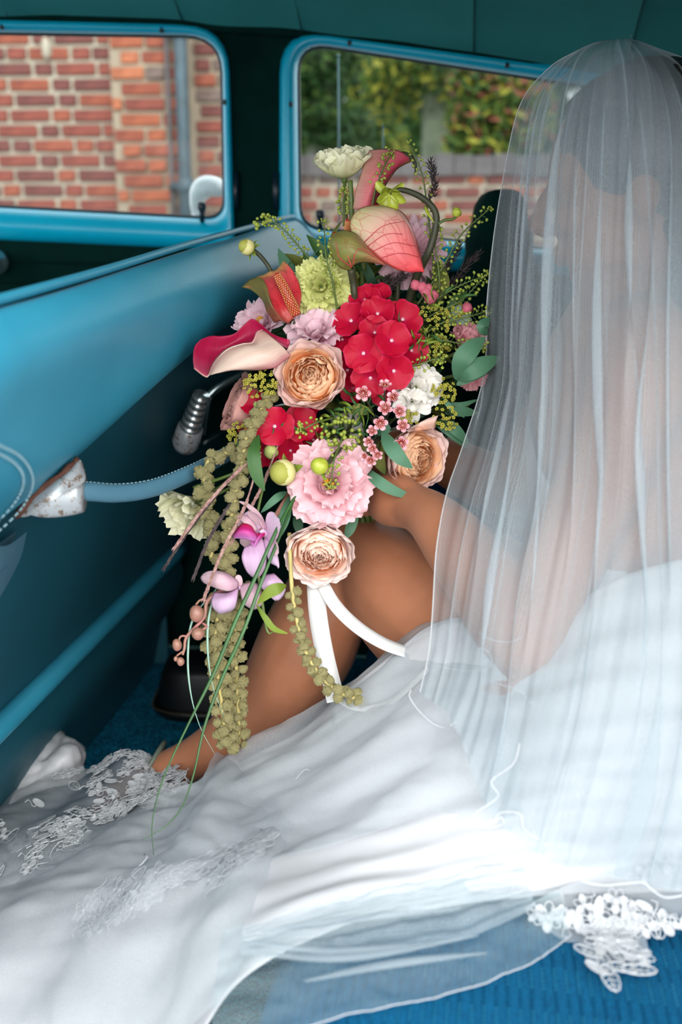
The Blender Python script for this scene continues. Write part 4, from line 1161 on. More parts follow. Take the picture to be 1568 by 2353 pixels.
# ------------------------------------------------------------------ veil
VC = [
 [(1318,112,1.10),(1262,160,1.13),(1200,235,1.145),(1165,360,1.15),(1140,520,1.15),(1124,700,1.145),(1118,860,1.14),(1072,1020,1.08),(1035,1130,1.025),(1012,1250,.99),(998,1400,.98),(985,1500,.975),(965,1590,.965)],
 [(1335,106,1.06),(1290,160,1.06),(1245,240,1.055),(1222,370,1.05),(1205,540,1.045),(1196,720,1.04),(1190,880,1.02),(1165,1040,.985),(1135,1170,.945),(1110,1300,.925),(1090,1430,.915),(1075,1540,.92),(1040,1660,.905)],
 [(1365,98,1.02),(1340,160,1.0),(1318,250,.985),(1300,380,.975),(1288,550,.965),(1280,730,.955),(1275,900,.945),(1262,1070,.93),(1240,1220,.91),(1215,1370,.89),(1190,1520,.88),(1165,1680,.865),(1120,1860,.845)],
 [(1405,91,1.0),(1405,150,.965),(1405,250,.945),(1400,390,.93),(1395,560,.915),(1392,740,.90),(1390,920,.89),(1385,1100,.885),(1370,1270,.875),(1350,1440,.862),(1320,1620,.845),(1280,1800,.83),(1240,1970,.82)],
 [(1450,90,1.0),(1480,150,.96),(1498,250,.935),(1506,390,.915),(1508,560,.89),(1508,740,.872),(1508,920,.86),(1508,1100,.855),(1505,1280,.848),(1495,1460,.84),(1470,1660,.828),(1430,1840,.82),(1380,2010,.815)],
 [(1490,97,1.03),(1545,150,1.0),(1590,250,.96),(1615,390,.925),(1622,560,.885),(1625,740,.862),(1628,920,.85),(1630,1100,.845),(1632,1290,.84),(1632,1480,.835),(1625,1690,.83),(1600,1880,.825),(1560,2050,.82)],
 [(1515,108,1.08),(1600,160,1.09),(1680,270,1.06),(1730,400,1.01),(1750,560,.96),(1760,740,.93),(1765,920,.91),(1770,1100,.90),(1770,1290,.89),(1770,1490,.88),(1770,1700,.87),(1760,1900,.86),(1730,2080,.85)],
 [(1490,114,1.15),(1610,165,1.20),(1725,280,1.20),(1800,410,1.17),(1830,570,1.13),(1840,750,1.10),(1845,930,1.08),(1845,1110,1.06),(1845,1300,1.04),(1845,1500,1.02),(1845,1710,1.0),(1840,1910,.97),(1810,2090,.95)],
]
def veil_sheet(cols, ncol, nrow, nf, seed, name, m, label, off=0.0, u0=0.0, u1=1.0, broad=.006, A0=2.3):
    """sheet hung from the crown; narrow folds double over along lines that fan down from it"""
    rng = random.Random(seed)
    def dome(k, c):
        x0, y0, d0 = c[0]; ap = (1428 + 5 * (k - 3), 90, 1.10)
        return [ap, ((x0 + ap[0]) / 2, y0 * .45 + 90 * .55 + 1, (d0 + 1.10) / 2), (x0, y0 + 12, d0)] + c[1:]
    cc = [cr(pxs(dome(k, c)), nrow) for k, c in enumerate(cols)]
    NU = 260
    base = [cr([c[j] for c in cc], NU) for j in range(nrow)]
    fl = []
    for k in range(nf):
        fl.append((min(.99, max(.01, (k + rng.uniform(-.35, 1.35)) / nf)), rng.gauss(0, .05), rng.uniform(0, .22) if k % 3 else rng.uniform(.2, .5), rng.uniform(.6, 1.15), rng.choice((rng.uniform(.004, .008), rng.uniform(.008, .018))), rng.uniform(.5, 1.0) * A0, rng.uniform(2, 6)))
    nr = []
    g = []
    for j in range(nrow):
        v = j / (nrow - 1); row = []
        r_ = base[j]
        act = []
        for (uk, du, va, vb, w, A, bend) in fl:
            e = min(1, max(0, (v - va) / .12)) * min(1, max(0, (vb - v) / .15))
            if e > 0: act.append((uk + du * (v - .3) + .006 * math.sin(bend * v * 3 + uk * 40), w * (.5 + .8 * v), A * e))
        for i in range(ncol):
            u = u0 + (u1 - u0) * i / (ncol - 1)
            sh = 0.0; h = 0.0
            for (uk, w, A) in act:
                x = (u - uk) / w
                if -4 < x < 4:
                    ex = math.exp(-x * x / 2); sh -= A * w * x * ex; h += .006 * ex * min(1, A / 2)
            uu = min(1, max(0, u + sh))
            x = uu * (NU - 1); k = min(int(x), NU - 2); q = r_[k].lerp(r_[k + 1], x - k)
            k0, k1 = max(k - 6, 0), min(k + 6, NU - 1)
            a1 = r_[k1] - r_[k0]; b1 = base[min(j + 2, nrow - 1)][k] - base[max(j - 2, 0)][k]
            n_ = a1.cross(b1); n_ = n_.normalized() if n_.length > 1e-9 else -FW
            if n_.dot(q - Vector((HC.x, HC.y - .02, min(q.z - .02, HC.z)))) < 0: n_ = -n_
            ga = min(1, v * 3)
            q = q + n_ * (off + h * ga + broad * ga * (noise.noise(Vector((u * 22 + 2 * v, v * 1.6, seed))) + .5 * noise.noise(Vector((u * 50 + 3 * v, v * 2.5, seed + 7)))))
            row.append(q)
        g.append(row)
    mb = MB(); nu, nv = ncol, nrow
    verts = [q for r in g for q in r]; uvs = []
    for j in range(nrow):
        for i in range(ncol): uvs.append((i / (ncol - 1) * 300 * (u1 - u0), j / (nrow - 1) * 620))
    mb.add(verts, [[j * nu + i, j * nu + i + 1, (j + 1) * nu + i + 1, (j + 1) * nu + i] for j in range(nv - 1) for i in range(nu - 1)], uvs)
    o = mb.build(name, m, bride); tag(o, label); return o, g
v1, vg1 = veil_sheet(VC, 620, 90, 28, 3, "veil", M['veil'], "long pleated white tulle veil over head and back")
mb = MB(); mb.tube([r[0] for r in vg1][4:], .0006, 5); mb.build("veil_selvedge", M['lace'], v1)
v2, vg2 = veil_sheet(VC, 460, 80, 16, 9, "veil_underlayer", M['veil2'], "inner layer of the tulle veil", off=-.012, u0=.07, u1=1.0, broad=.008)

# veil lying over the seat: sheer sheet with long soft folds
VS = [[(510,2140,.0),(700,2095,.02),(860,2060,.03),(1010,2030,.03),(1150,2000,.03),(1300,1970,.03)], [(500,2215,.004),(720,2150,.012),(880,2120,.012),(1030,2090,.012),(1160,2060,.016),(1290,2040,.02)],
      [(490,2300,.006),(740,2235,.006),(900,2200,.006),(1050,2160,.006),(1170,2120,.008),(1300,2085,.012)], [(480,2430,.003),(790,2338,.003),(960,2300,.003),(1110,2262,.003),(1225,2212,.003),(1312,2150,.004)]]
rows = [[PZ(x, y, SEATZ + .006 + h) for x, y, h in r] for r in VS]
gS = folds(patch(rows, 120, 60), 0.004, 8, 4, 40.0, wave=lambda u, v: .35 * math.sin(30 * v + 8 * u * (1 - v)) * (1 - .5 * v))
def uvscaled(g, su, sv):
    mb = MB(); nv, nu = len(g), len(g[0])
    mb.add([q for r in g for q in r], [[j * nu + i, j * nu + i + 1, (j + 1) * nu + i + 1, (j + 1) * nu + i] for j in range(nv - 1) for i in range(nu - 1)], [(i / (nu - 1) * su, j / (nv - 1) * sv) for j in range(nv) for i in range(nu)])
    return mb
o = uvscaled(gS, 150, 60).build("veil_hem", M['veil3'], bride); tag(o, "sheer veil hem spread on the blue seat")
mb = MB(); mb.tube(gS[-1], .0005, 5); mb.tube([r[-1] for r in gS], .0005, 5); mb.build("hem_edge", M['lace'], o)
VS2 = [[(560,2130,.01),(720,2080,.035),(880,2040,.05),(1040,2005,.06),(1200,1975,.06)], [(556,2160,.008),(730,2118,.022),(890,2085,.028),(1050,2060,.03),(1215,2030,.03)], [(552,2195,.01),(730,2190,.014),(900,2178,.014),(1080,2150,.014),(1235,2085,.016)]]
gS2 = folds(patch([[PZ(x, y, SEATZ + .010 + h) for x, y, h in r] for r in VS2], 110, 40), 0.004, 9, 5, 44.0, wave=lambda u, v: .5 * math.sin(34 * v + 6 * u))
o2 = uvscaled(gS2, 150, 40).build("veil_fold", M['veil'], o)
for k, (a, b, c_) in enumerate((((560,2165),(760,2185),(1000,2168)), ((556,2190),(800,2200),(1100,2150)), ((600,2140),(820,2110),(1060,2088)), ((700,2255),(900,2215),(1120,2190)))):
    mb = MB(); mb.tube(cr([PZ(a[0], a[1], SEATZ + .03), PZ(b[0], b[1], SEATZ + .028), PZ(c_[0], c_[1], SEATZ + .03)], 30), [.0004 + .0016 * math.sin(PI * i / 29) for i in range(30)], 6, flat=2.2)
    mb.build("veil_crease", M['veil'], o)

# corded edge of the veil: wavy white cord lying on the gown
def cord(pts, r=.0017):
    mb = MB(); mb.tube(cr(pxs(pts), 16 * len(pts)), r * .42, 6); o = mb.build("edge_cord", M['lace'], v1); return o
cord([(1330,1990,.806),(1338,2022,.803),(1385,2034,.802),(1440,2030,.802),(1478,2028,.803),(1500,2045,.803),(1530,2062,.803),(1580,2056,.803)], .0020)
cord([(1195,1708,.845),(1180,1755,.84),(1130,1795,.835),(1145,1830,.832),(1095,1868,.828),(1090,1895,.827),(1135,1900,.826),(1158,1890,.826),(1150,1878,.826),(1138,1890,.826),(1150,1868,.826),(1195,1870,.825),(1205,1905,.824),(1240,1930,.823),(1255,1940,.822),(1245,1955,.822),(1270,1985,.82),(1320,2002,.808)], .0013)
cord([(945,1585,.975),(942,1602,.97),(965,1635,.96),(1000,1665,.95),(1040,1675,.945),(1055,1668,.943),(1048,1660,.943),(1035,1668,.943)], .0015)
cord([(1140,1570,.925),(1190,1585,.915),(1210,1600,.912),(1205,1612,.91),(1240,1615,.905)], .0013)
cord([(1000,1530,.985),(1060,1540,.965),(1110,1540,.95),(1130,1525,.945),(1125,1500,.945),(1105,1490,.947),(1098,1500,.947),(1110,1512,.947)], .0013)
cord([(1100,1455,.945),(1130,1470,.94),(1170,1475,.932),(1200,1465,.927)], .0013)
cord([(680,1790,1.05),(705,1768,1.045),(735,1790,1.035),(760,1775,1.03),(790,1760,1.02),(800,1735,1.02)], .0010)

# ankle strap of the shoe
mb = MB(); q = P(352, 1752, 1.372); mb.tube([q + (FW * math.cos(a) + (UP * .8 + RT * .45) * math.sin(a)) * .031 for a in [2 * PI * i / 20 for i in range(21)]], .004, 6, cap=False, flat=1.6)
o = mb.build("ankle_strap", mat('olive_strap', (96, 104, 92), 0.4), bride)
# ------------------------------------------------------------------ the bouquet
bq = empty("bouquet", P(838, 1168, 1.235))
tag(bq, "cascading wedding bouquet of roses, red hydrangea, orchids and greenery", "bouquet")
def px2m(p, d): return p / F * d
def dirv(r, u, t): return (RT * r + UP * u - FW * t).normalized()
def orient(pos, z, roll=0.0, s=1.0):
    z = z.normalized(); x = UP.cross(z)
    x = x.normalized() if x.length > 1e-4 else RT.copy()
    y = z.cross(x)
    B = Matrix((x, y, z)).transposed().to_4x4(); B.translation = pos
    return B @ Matrix.Rotation(roll, 4, 'Z') @ Matrix.Diagonal((s, s, s, 1))
def petal(L, W, a0, a1, cup, nu=7, nv=7, vm=.62, b=.3, tip=.25, ruffle=0.0, rf=3, frill=0.0, point=0.0, seed=0, base=(0, 0), pw=1.0, roll=0.0, fold=0.0):
    """one petal: leaves the axis at base, opens from angle a0 to a1 (degrees from the axis)"""
    rng = random.Random(seed); ph = rng.uniform(0, 6.3)
    a0, a1 = math.radians(a0), math.radians(a1)
    g = []; rad, ax = base; pv = 0
    fr = [rng.uniform(-1, 1) for i in range(nu + 1)]
    for j in range(nv + 1):
        v = j / nv
        a = a0 + (a1 - a0) * (((v + pv) / 2) ** pw)
        if j: rad += math.sin(a) * L / nv; ax += math.cos(a) * L / nv
        pv = v
        if v < vm: w = b + (1 - b) * math.sin(PI / 2 * v / vm)
        else:
            t = (v - vm) / (1 - vm)
            w = (tip + (1 - tip) * math.sqrt(max(0, 1 - t * t))) if not point else (1 - t ** (2.2 - point)) 
            w = max(w, .02)
        w *= W
        aa = a0 + (a1 - a0) * (v ** pw)
        nx, nz = -math.cos(aa), math.sin(aa)
        row = []
        for i in range(nu + 1):
            u = -1 + 2 * i / nu
            k = max(1e-3, math.radians(cup)); th = u * k
            x = w * math.sin(th) / k; n_ = w * (1 - math.cos(th)) / k
            n_ += ruffle * L * (v ** 2) * math.sin(rf * PI * u + ph) * (.4 + .6 * abs(u)) + fold * L * abs(u) * v
            if roll: n_ -= roll * L * max(0, v - .72) ** 2 * 6
            ex = frill * L * fr[i] * v ** 4
            row.append(Vector((rad + nx * n_ + math.sin(aa) * ex, x, ax + nz * n_ + math.cos(aa) * ex)))
        g.append(row)
    return g
def petal_mesh(name, m, **k):
    mb = MB(); mb.grid(petal(**k)); return mb.mesh(name, m)
def RZ(a): return Matrix.Rotation(a, 4, 'Z')

# materials of the flowers
PM = {}
PM['rose_out'] = petal_mat('rose_outer', [(0, (255, 204, 172)), (.5, (255, 216, 200)), (1, (254, 226, 220))], .3)
PM['rose_in'] = petal_mat('rose_inner_peach', [(0, (255, 142, 70)), (.5, (255, 190, 130)), (1, (255, 218, 184))], .25)
PM['rose_pale'] = petal_mat('rose_pale_outer', [(0, (255, 216, 204)), (.6, (255, 228, 220)), (1, (254, 238, 232))], .25)
PM['rose_pale_in'] = petal_mat('rose_pale_inner', [(0, (255, 150, 86)), (.5, (255, 202, 168)), (1, (255, 230, 216))], .25)
PM['rose_pink'] = petal_mat('rose_side_pink', [(0, (236, 178, 160)), (.7, (242, 194, 182)), (1, (232, 176, 166))], .35)
PM['red'] = petal_mat('hydrangea_red', [(0, (196, 20, 80)), (.25, (192, 0, 50)), (.85, (188, 0, 46)), (1, (206, 30, 78))], .25, vscale=(14, 3, 1))
PM['red_eye'] = mat('floret_eye', (238, 190, 196), 0.6)
PM['pink'] = petal_mat('lisianthus_pink', [(0, (226, 110, 120)), (.35, (240, 176, 186)), (1, (244, 204, 210))], .3)
PM['lilac'] = petal_mat('pale_lilac_pink', [(0, (226, 150, 164)), (.4, (236, 190, 204)), (1, (240, 208, 218))], .3)
PM['dusty'] = petal_mat('dusty_pink', [(0, (200, 104, 112)), (.5, (226, 148, 156)), (1, (234, 172, 178))], .3)
PM['white'] = petal_mat('warm_white', [(0, (214, 208, 176)), (.4, (240, 236, 226)), (1, (244, 242, 236))], .25)
PM['cream'] = petal_mat('cream', [(0, (190, 200, 120)), (.4, (230, 230, 182)), (1, (240, 238, 206))], .28)
PM['lime'] = petal_mat('pale_lime', [(0, (176, 190, 84)), (.5, (206, 212, 124)), (1, (222, 224, 150))], .3)
PM['mauve'] = petal_mat('orchid_mauve', [(0, (206, 160, 200)), (.4, (222, 192, 220)), (1, (226, 200, 224))], .3, vscale=(26, 2, 1))
PM['mauve_pink'] = petal_mat('orchid_back_pink', [(0, (206, 164, 184)), (.6, (226, 194, 202)), (1, (220, 190, 198))], .3, vscale=(26, 2, 1))
PM['magenta'] = petal_mat('orchid_lip', [(0, (206, 20, 70)), (.35, (200, 40, 130)), (.8, (206, 120, 190)), (1, (216, 150, 206))], .25)
PM['leaf'] = petal_mat('leaf_green', [(0, (52, 88, 40)), (.5, (66, 106, 54)), (1, (60, 98, 50))], .2, rough=.45, vscale=(30, 6, 1))
PM['leaf_lt'] = petal_mat('leaf_bright', [(0, (106, 132, 44)), (1, (138, 158, 60))], .3, rough=.45)
PM['euc'] = petal_mat('eucalyptus_green', [(0, (64, 104, 78)), (.5, (78, 122, 94)), (1, (72, 116, 88))], .15, rough=.5)
PM['euc_pale'] = petal_mat('pale_grey_leaf', [(0, (150, 180, 160)), (1, (176, 200, 184))], .2, rough=.5)
PM['olive'] = petal_mat('olive_leaf', [(0, (92, 92, 36)), (.5, (116, 120, 52)), (1, (86, 104, 52))], .2)
M['stem'] = mat('green_stem', (84, 104, 42), 0.5, 0.15, 60)
M['stem_dk'] = mat('brown_stem', (60, 62, 40), 0.55, 0.2, 60)
M['stem_grass'] = mat('grass_green', (54, 98, 48), 0.4, 0.2, 40)
M['seed'] = mat('seed_green', (146, 160, 58), 0.5, 0.2, 90)
M['lady'] = mat('yellow_green_floret', (190, 178, 70), 0.6, 0.2, 140, c2=(150, 148, 50))
M['bud'] = petal_mat('bud_yellow', [(0, (176, 176, 84)), (.5, (228, 220, 148)), (1, (236, 228, 172))], .25)
M['bud_g'] = mat('bud_green', (170, 180, 60), 0.35, 0.12, 60)
M['amaranth'] = mat('amaranth_chartreuse', (218, 208, 150), 0.9, 0.2, 420, 0.9, 900, c2=(172, 162, 100))
M['stem_pale'] = mat('pale_yellow_stem', (184, 170, 104), 0.55, 0.12, 60)
M['orchid_bud'] = mat('dusky_pink_bud', (160, 104, 100), 0.4, 0.12, 50, c2=(136, 104, 80))
M['wax'] = petal_mat('waxflower_pink', [(0, (216, 110, 130)), (.5, (236, 176, 188)), (1, (240, 196, 204))], .25)
M['wax_red'] = mat('waxflower_cup', (140, 26, 34), 0.4, 0.2, 200)
M['wax_dot'] = mat('waxflower_dot', (226, 190, 150), 0.5)
M['reed'] = mat('reed_purple', (120, 84, 80), 0.7, 0.3, 200, c2=(176, 140, 130))
M['reed_dk'] = mat('reed_dark', (70, 56, 58), 0.7, 0.3, 200)
M['spadix'] = mat('spadix_red', (166, 40, 26), 0.5, 0.15, 120)
M['spadix_dot'] = mat('spadix_dot', (206, 150, 90), 0.5)
M['yellow'] = mat('yellow_stamen', (222, 160, 30), 0.6)

CORE = P(815, 930, 1.26)
def stem_to(parent, pos, r=.0022, m=None, via=None, name="stem"):
    pts = [pos] + ([via] if via else [pos.lerp(CORE, .5) + UP * .004]) + [CORE]
    mb = MB(); mb.tube(cr(pts, 14), r, 7); return mb.build(name, m or M['stem'], parent)

# ---- roses
def rose(px, py, d, rpx, face, mo, mi_, label, roll=0.0, seed=1, openk=1.0):
    pos = P(px, py, d); R = px2m(rpx, d); Mx = orient(pos, face, roll)
    rng = random.Random(seed)
    def ring(s, L_scale, seed_, **kw):
        a0 = 92 * s + 4; a1 = 4 * s * openk - 16 * (1 - s)
        # length so that the rim reaches the same height
        ax = sum(math.cos(math.radians(a0 + (a1 - a0) * ((k + .5) / 10))) for k in range(10)) / 10
        L = .80 * R * L_scale / max(.3, ax)
        return petal(L=L, a0=a0, a1=a1, base=(.03 * R, -.62 * R), seed=seed_, **kw)
    heart = MB()
    for s, n in ((.86, 11), (.74, 10), (.62, 9), (.50, 8), (.39, 7), (.28, 5), (.17, 4), (.08, 3)):
        for k in range(n):
            a = 2 * PI * (k + rng.uniform(-.3, .3)) / n + s * 21
            rho = s * .70 * R; W = R * (.13 + .30 * s) * rng.uniform(.8, 1.25)
            g = petal(L=R * rng.uniform(.40, .52), W=W, a0=rng.uniform(4, 22), a1=-rng.uniform(12, 38), cup=min(80, math.degrees(W / max(rho, .06 * R)) * rng.uniform(.8, 1.25)), nu=7, nv=6, b=.75, tip=.6, vm=.7, ruffle=.07, rf=rng.choice((1.5, 2.2, 3)), base=(rho, -.26 * R + rng.uniform(-.05, .05) * R), seed=rng.randint(0, 9999))
            heart.grid(g, Matrix.Translation((R * rng.gauss(0, .02), R * rng.gauss(0, .02), -.10 * R * (1 - s))) @ RZ(a) @ Matrix.Rotation(rng.uniform(-.12, .12), 4, 'X'))
    # turned-in folds that quarter the heart
    for k in range(4):
        a = 2 * PI * k / 4 + .4
        for t in range(4):
            g = petal(L=R * .42, W=R * (.24 - .045 * t), a0=6, a1=-14, cup=130, nu=7, nv=5, b=.85, tip=.7, vm=.6, ruffle=.05, base=(R * (.14 + .075 * t), -.26 * R), seed=k * 9 + t)
            heart.grid(g, RZ(a + .12 * t))
    heart.ball((0, 0, -.32 * R), (R * .55, R * .55, R * .14), 16, 8)
    o = heart.build("rose", mi_, bq, M=Mx); tag(o, label)
    for s, n, ls in ((.86, 6, 1.0), (.93, 6, 1.02), (1.0, 6, .98)):
        for k in range(n):
            a = 2 * PI * (k + rng.uniform(-.15, .15)) / n + s * 13
            mb = MB(); mb.grid(ring(s, ls * rng.uniform(.96, 1.05), rng.randint(0, 9999), W=R * (.66 + .08 * s), cup=rng.uniform(50, 66), nu=10, nv=10, b=.4, tip=.55, vm=.66, ruffle=.020 + (.02 if s > .9 else 0), rf=2, roll=.09 if s > .9 else .03))
            obj("petal", mb.mesh("petal", mo if s > .9 else mi_), o, Mx @ RZ(a))
    mb = MB(); mb.ball((0, 0, -.64 * R), (R * .16, R * .16, R * .14), 10, 8); mb.build("calyx", M['stem'], o, M=Mx)
    stem_to(o, Mx @ Vector((0, 0, -.68 * R)))
    return o
rose(715, 864, 1.105, 84, dirv(-.10, .10, 1), PM['rose_out'], PM['rose_in'], "large peach garden rose with an orange heart in the middle", .3, 1)
rose(958, 1052, 1.125, 80, dirv(.55, -.18, .95), PM['rose_out'], PM['rose_in'], "peach garden rose above the wrist", 1.1, 2)
rose(735, 1272, 1.10, 82, dirv(.0, -.42, .92), PM['rose_pale'], PM['rose_pale_in'], "blush garden rose lowest in the bouquet before the knee", 2.0, 3)
rose(548, 926, 1.17, 70, dirv(-.9, .35, .35), PM['rose_pink'], PM['rose_pink'], "dusky pink rose seen from its side at the ashtray", .8, 4, .5)

# ---- ruffled flowers
def ruffled(name, px, py, d, rpx, face, m, label, rings, seed=1, frill=.05, eye=None, roll=0.0, deep=.5):
    """rings: (count, a0, a1, length, width)"""
    pos = P(px, py, d); R = px2m(rpx, d); Mx = orient(pos, face, roll); rng = random.Random(seed)
    root = None
    inner = MB()
    n_in = rings[-1]
    for k in range(n_in[0]):
        inner.grid(petal(L=R * n_in[3] * rng.uniform(.8, 1.1), W=R * n_in[4], a0=n_in[1], a1=n_in[2] + rng.uniform(-12, 12), cup=60, nu=8, nv=6, b=.3, tip=.7, vm=.7, ruffle=.12, rf=rng.choice((2, 3)), frill=frill, base=(0.02 * R, -deep * R), seed=rng.randint(0, 9999)), RZ(2 * PI * (k + rng.uniform(-.3, .3)) / n_in[0]))
    root = inner.build(name, m, bq, M=Mx); tag(root, label)
    for (n, a0, a1, ls, w) in rings[:-1]:
        for k in range(n):
            mb = MB(); mb.grid(petal(L=R * ls * rng.uniform(.92, 1.08), W=R * w, a0=a0, a1=a1 + rng.uniform(-10, 10), cup=rng.uniform(18, 36), nu=12, nv=8, b=.28, tip=.72, vm=.7, ruffle=.12, rf=rng.choice((2, 3, 4)), frill=frill, base=(0.03 * R, -deep * R), seed=rng.randint(0, 9999)))
            obj("petal", mb.mesh("petal", m), root, Mx @ RZ(2 * PI * (k + rng.uniform(-.2, .2)) / n + a0))
    if eye:
        mb = MB()
        for k in range(7): 
            a = k * 2.4; mb.tube([(0, 0, -.3 * R), (math.cos(a) * .05 * R, math.sin(a) * .05 * R, -.05 * R), (math.cos(a) * .12 * R, math.sin(a) * .12 * R, .08 * R)], [.02 * R, .02 * R, .035 * R], 6)
        mb.build("stamens", eye, root, M=Mx)
    mb = MB(); mb.ball((0, 0, -deep * R * 1.02), (R * .13, R * .13, R * .2), 10, 8); mb.build("calyx", M['stem'], root, M=Mx)
    stem_to(root, Mx @ Vector((0, 0, -deep * R * 1.1)))
    return root
ruffled("lisianthus", 755, 1112, 1.095, 98, dirv(-.05, .12, 1), PM['pink'], "large frilled pink bloom in the lower middle", [(7, 50, 92, 1.12, .52), (6, 38, 78, 1.0, .48), (6, 22, 55, .86, .42), (5, 8, 30, .7, .34)], 4, .035, M['yellow'])
ruffled("lisianthus", 725, 757, 1.14, 72, dirv(-.1, .55, .85), PM['lilac'], "pale pink frilled bloom above the peach rose", [(6, 40, 84, 1.1, .55), (5, 25, 60, .95, .5), (5, 8, 35, .75, .4)], 6, .05)
ruffled("lisianthus", 598, 735, 1.18, 62, dirv(-.35, .5, .8), PM['lilac'], "pale pink frilled bloom behind the calla lily", [(6, 45, 88, 1.15, .5), (5, 30, 65, 1.0, .46), (4, 10, 40, .75, .4)], 7, .05, M['yellow'])
ruffled("lisianthus", 960, 885, 1.13, 60, dirv(.15, .1, 1), PM['white'], "warm white double bloom beside the red hydrangea", [(6, 45, 84, 1.1, .56), (6, 32, 60, 1.0, .5), (5, 10, 35, .8, .4)], 8, .05)
ruffled("lisianthus", 948, 930, 1.125, 44, dirv(0, -.5, .9), PM['white'], "small white bloom under the double white one", [(5, 45, 80, 1.1, .55), (4, 15, 40, .8, .4)], 9, .04)
ruffled("lisianthus", 787, 372, 1.17, 60, dirv(-.12, .9, .45), PM['cream'], "tall cream bloom standing above the whole bouquet", [(6, 84, -6, 1.5, .70), (6, 70, 34, 1.42, .68), (6, 50, 46, 1.25, .6), (6, 30, 30, 1.15, .5), (5, 8, 20, 1.05, .4)], 10, .04, deep=.62)
ruffled("lisianthus", 430, 1178, 1.15, 74, dirv(-.55, -.62, .6), PM['cream'], "cream bloom hanging lowest left near the front seat", [(6, 42, 58, 1.2, .6), (5, 25, 30, .95, .5), (4, 8, 10, .75, .4)], 11, .06, deep=.6)
ruffled("lisianthus", 1072, 785, 1.16, 56, dirv(.3, .55, .6), PM['dusty'], "dusty pink bloom beside the veil edge", [(6, 36, 52, 1.15, .5), (5, 24, 40, 1.05, .46), (5, 6, 24, .95, .4)], 12, .05)
ruffled("lisianthus", 1085, 865, 1.17, 38, dirv(.2, -.5, .8), PM['dusty'], "small dusty pink bloom under the grey-green leaves", [(5, 40, 60, 1.1, .5), (4, 8, 30, .8, .4)], 13, .05)
ruffled("carnation", 735, 655, 1.145, 68, dirv(-.12, -.05, 1), PM['lime'], "pale lime carnation above the red hydrangea", [(8, 50, 96, 1.1, .42), (7, 38, 74, .98, .4), (7, 22, 52, .85, .36), (6, 6, 28, .72, .3)], 14, .10)
ruffled("carnation", 812, 640, 1.21, 40, dirv(.1, .5, .8), PM['lime'], "small pale carnation in the shade under the anthurium", [(6, 50, 90, 1.1, .45), (5, 10, 40, .8, .4)], 15, .08)

# ---- dahlia behind the big anthurium
pos = P(948, 575, 1.20); R = px2m(92, 1.20); Mx = orient(pos, dirv(.25, .15, 1)); rng = random.Random(3)
me_in = petal_mesh("petal", PM['lilac'], L=R * .5, W=R * .12, a0=50, a1=20, cup=70, nu=4, nv=4, tip=.4, base=(0, 0))
core = MB()
for k in range(40):
    t = (k + .5) / 40; core.grid(petal(L=R * .4, W=R * .09, a0=70 * t, a1=70 * t - 30, cup=70, nu=3, nv=3, tip=.4, base=(R * .05, -R * .1)), RZ(k * 2.399))
dh = core.build("dahlia", PM['lilac'], bq, M=Mx); tag(dh, "pale pink dahlia half hidden behind the big anthurium")
for ring_, (n, a0, a1, ln) in enumerate(((16, 62, 40, .72), (18, 84, 66, .9), (18, 104, 92, 1.0), (16, 120, 112, .98))):
    me_ = petal_mesh("petal", PM['lilac'], L=R * ln, W=R * .17, a0=a0, a1=a1, cup=75, nu=4, nv=5, tip=.45, vm=.6, b=.4, base=(0, -R * .05))
    for k in range(n): obj("petal", me_, dh, Mx @ RZ(2 * PI * (k + .5 * (ring_ % 2)) / n))
stem_to(dh, pos)

# ---- red hydrangea: florets of four broad petals
def floret_mesh(seed):
    rng = random.Random(seed); mb = MB()
    for k in range(4):
        g = petal(L=1.0, W=.66, a0=60 + rng.uniform(-8, 8), a1=86 + rng.uniform(-22, 16), cup=rng.uniform(14, 40), nu=8, nv=7, b=.25, tip=.55, vm=.6, ruffle=.035, rf=2, base=(.02, -.12), seed=seed * 7 + k)
        mb.grid(g, Matrix.Translation((0, 0, .03 * (k % 2))) @ RZ(k * PI / 2 + rng.uniform(-.12, .12)))
    mb.ball((0, 0, .02), .085, 8, 6, mi=1)
    for k in range(6):
        a = k * 1.05; mb.tube([(0, 0, 0), (math.cos(a) * .10, math.sin(a) * .10, .10)], .018, 5, mi=1)
    return mb.mesh("floret", [PM['red'], PM['red_eye']])
FLO = [floret_mesh(k) for k in range(5)]
def hydrangea(label, lst, cen, d0):
    e = empty("hydrangea", P(cen[0], cen[1], d0), bq); tag(e, label)
    for k, (px, py, r, d) in enumerate(lst):
        f_ = dirv((px - cen[0]) / 130, (cen[1] - py) / 130, 1.0 + (.35 if k % 3 else 0))
        s = px2m(r, d)
        obj("floret", FLO[k % 5], e, orient(P(px, py, d), f_, k * 1.3, s))
        mb = MB(); mb.tube([P(px, py, d) - f_ * .004, P(px, py, d) - f_ * .018, P(cen[0], cen[1], d0 + .07)], .0014, 5); mb.build("pedicel", M['stem_dk'], e)
    return e
hydrangea("bright red hydrangea head in the centre", [(808, 738, 44, 1.13), (868, 722, 42, 1.125), (925, 735, 46, 1.13), (862, 765, 40, 1.115), (900, 783, 46, 1.105), (836, 812, 46, 1.105), (945, 805, 42, 1.125), (852, 868, 44, 1.115), (905, 852, 46, 1.11), (788, 780, 36, 1.14), (840, 690, 38, 1.145), (868, 680, 34, 1.15), (800, 850, 40, 1.14), (812, 890, 36, 1.15), (880, 905, 30, 1.14)], (870, 790), 1.14)
hydrangea("red hydrangea florets at the lower left under the peach rose", [(632, 980, 46, 1.115), (588, 930, 34, 1.14), (690, 975, 42, 1.135), (610, 1035, 38, 1.14), (668, 1035, 36, 1.145), (700, 930, 36, 1.15), (575, 980, 30, 1.155), (720, 1010, 34, 1.15)], (650, 985), 1.15)

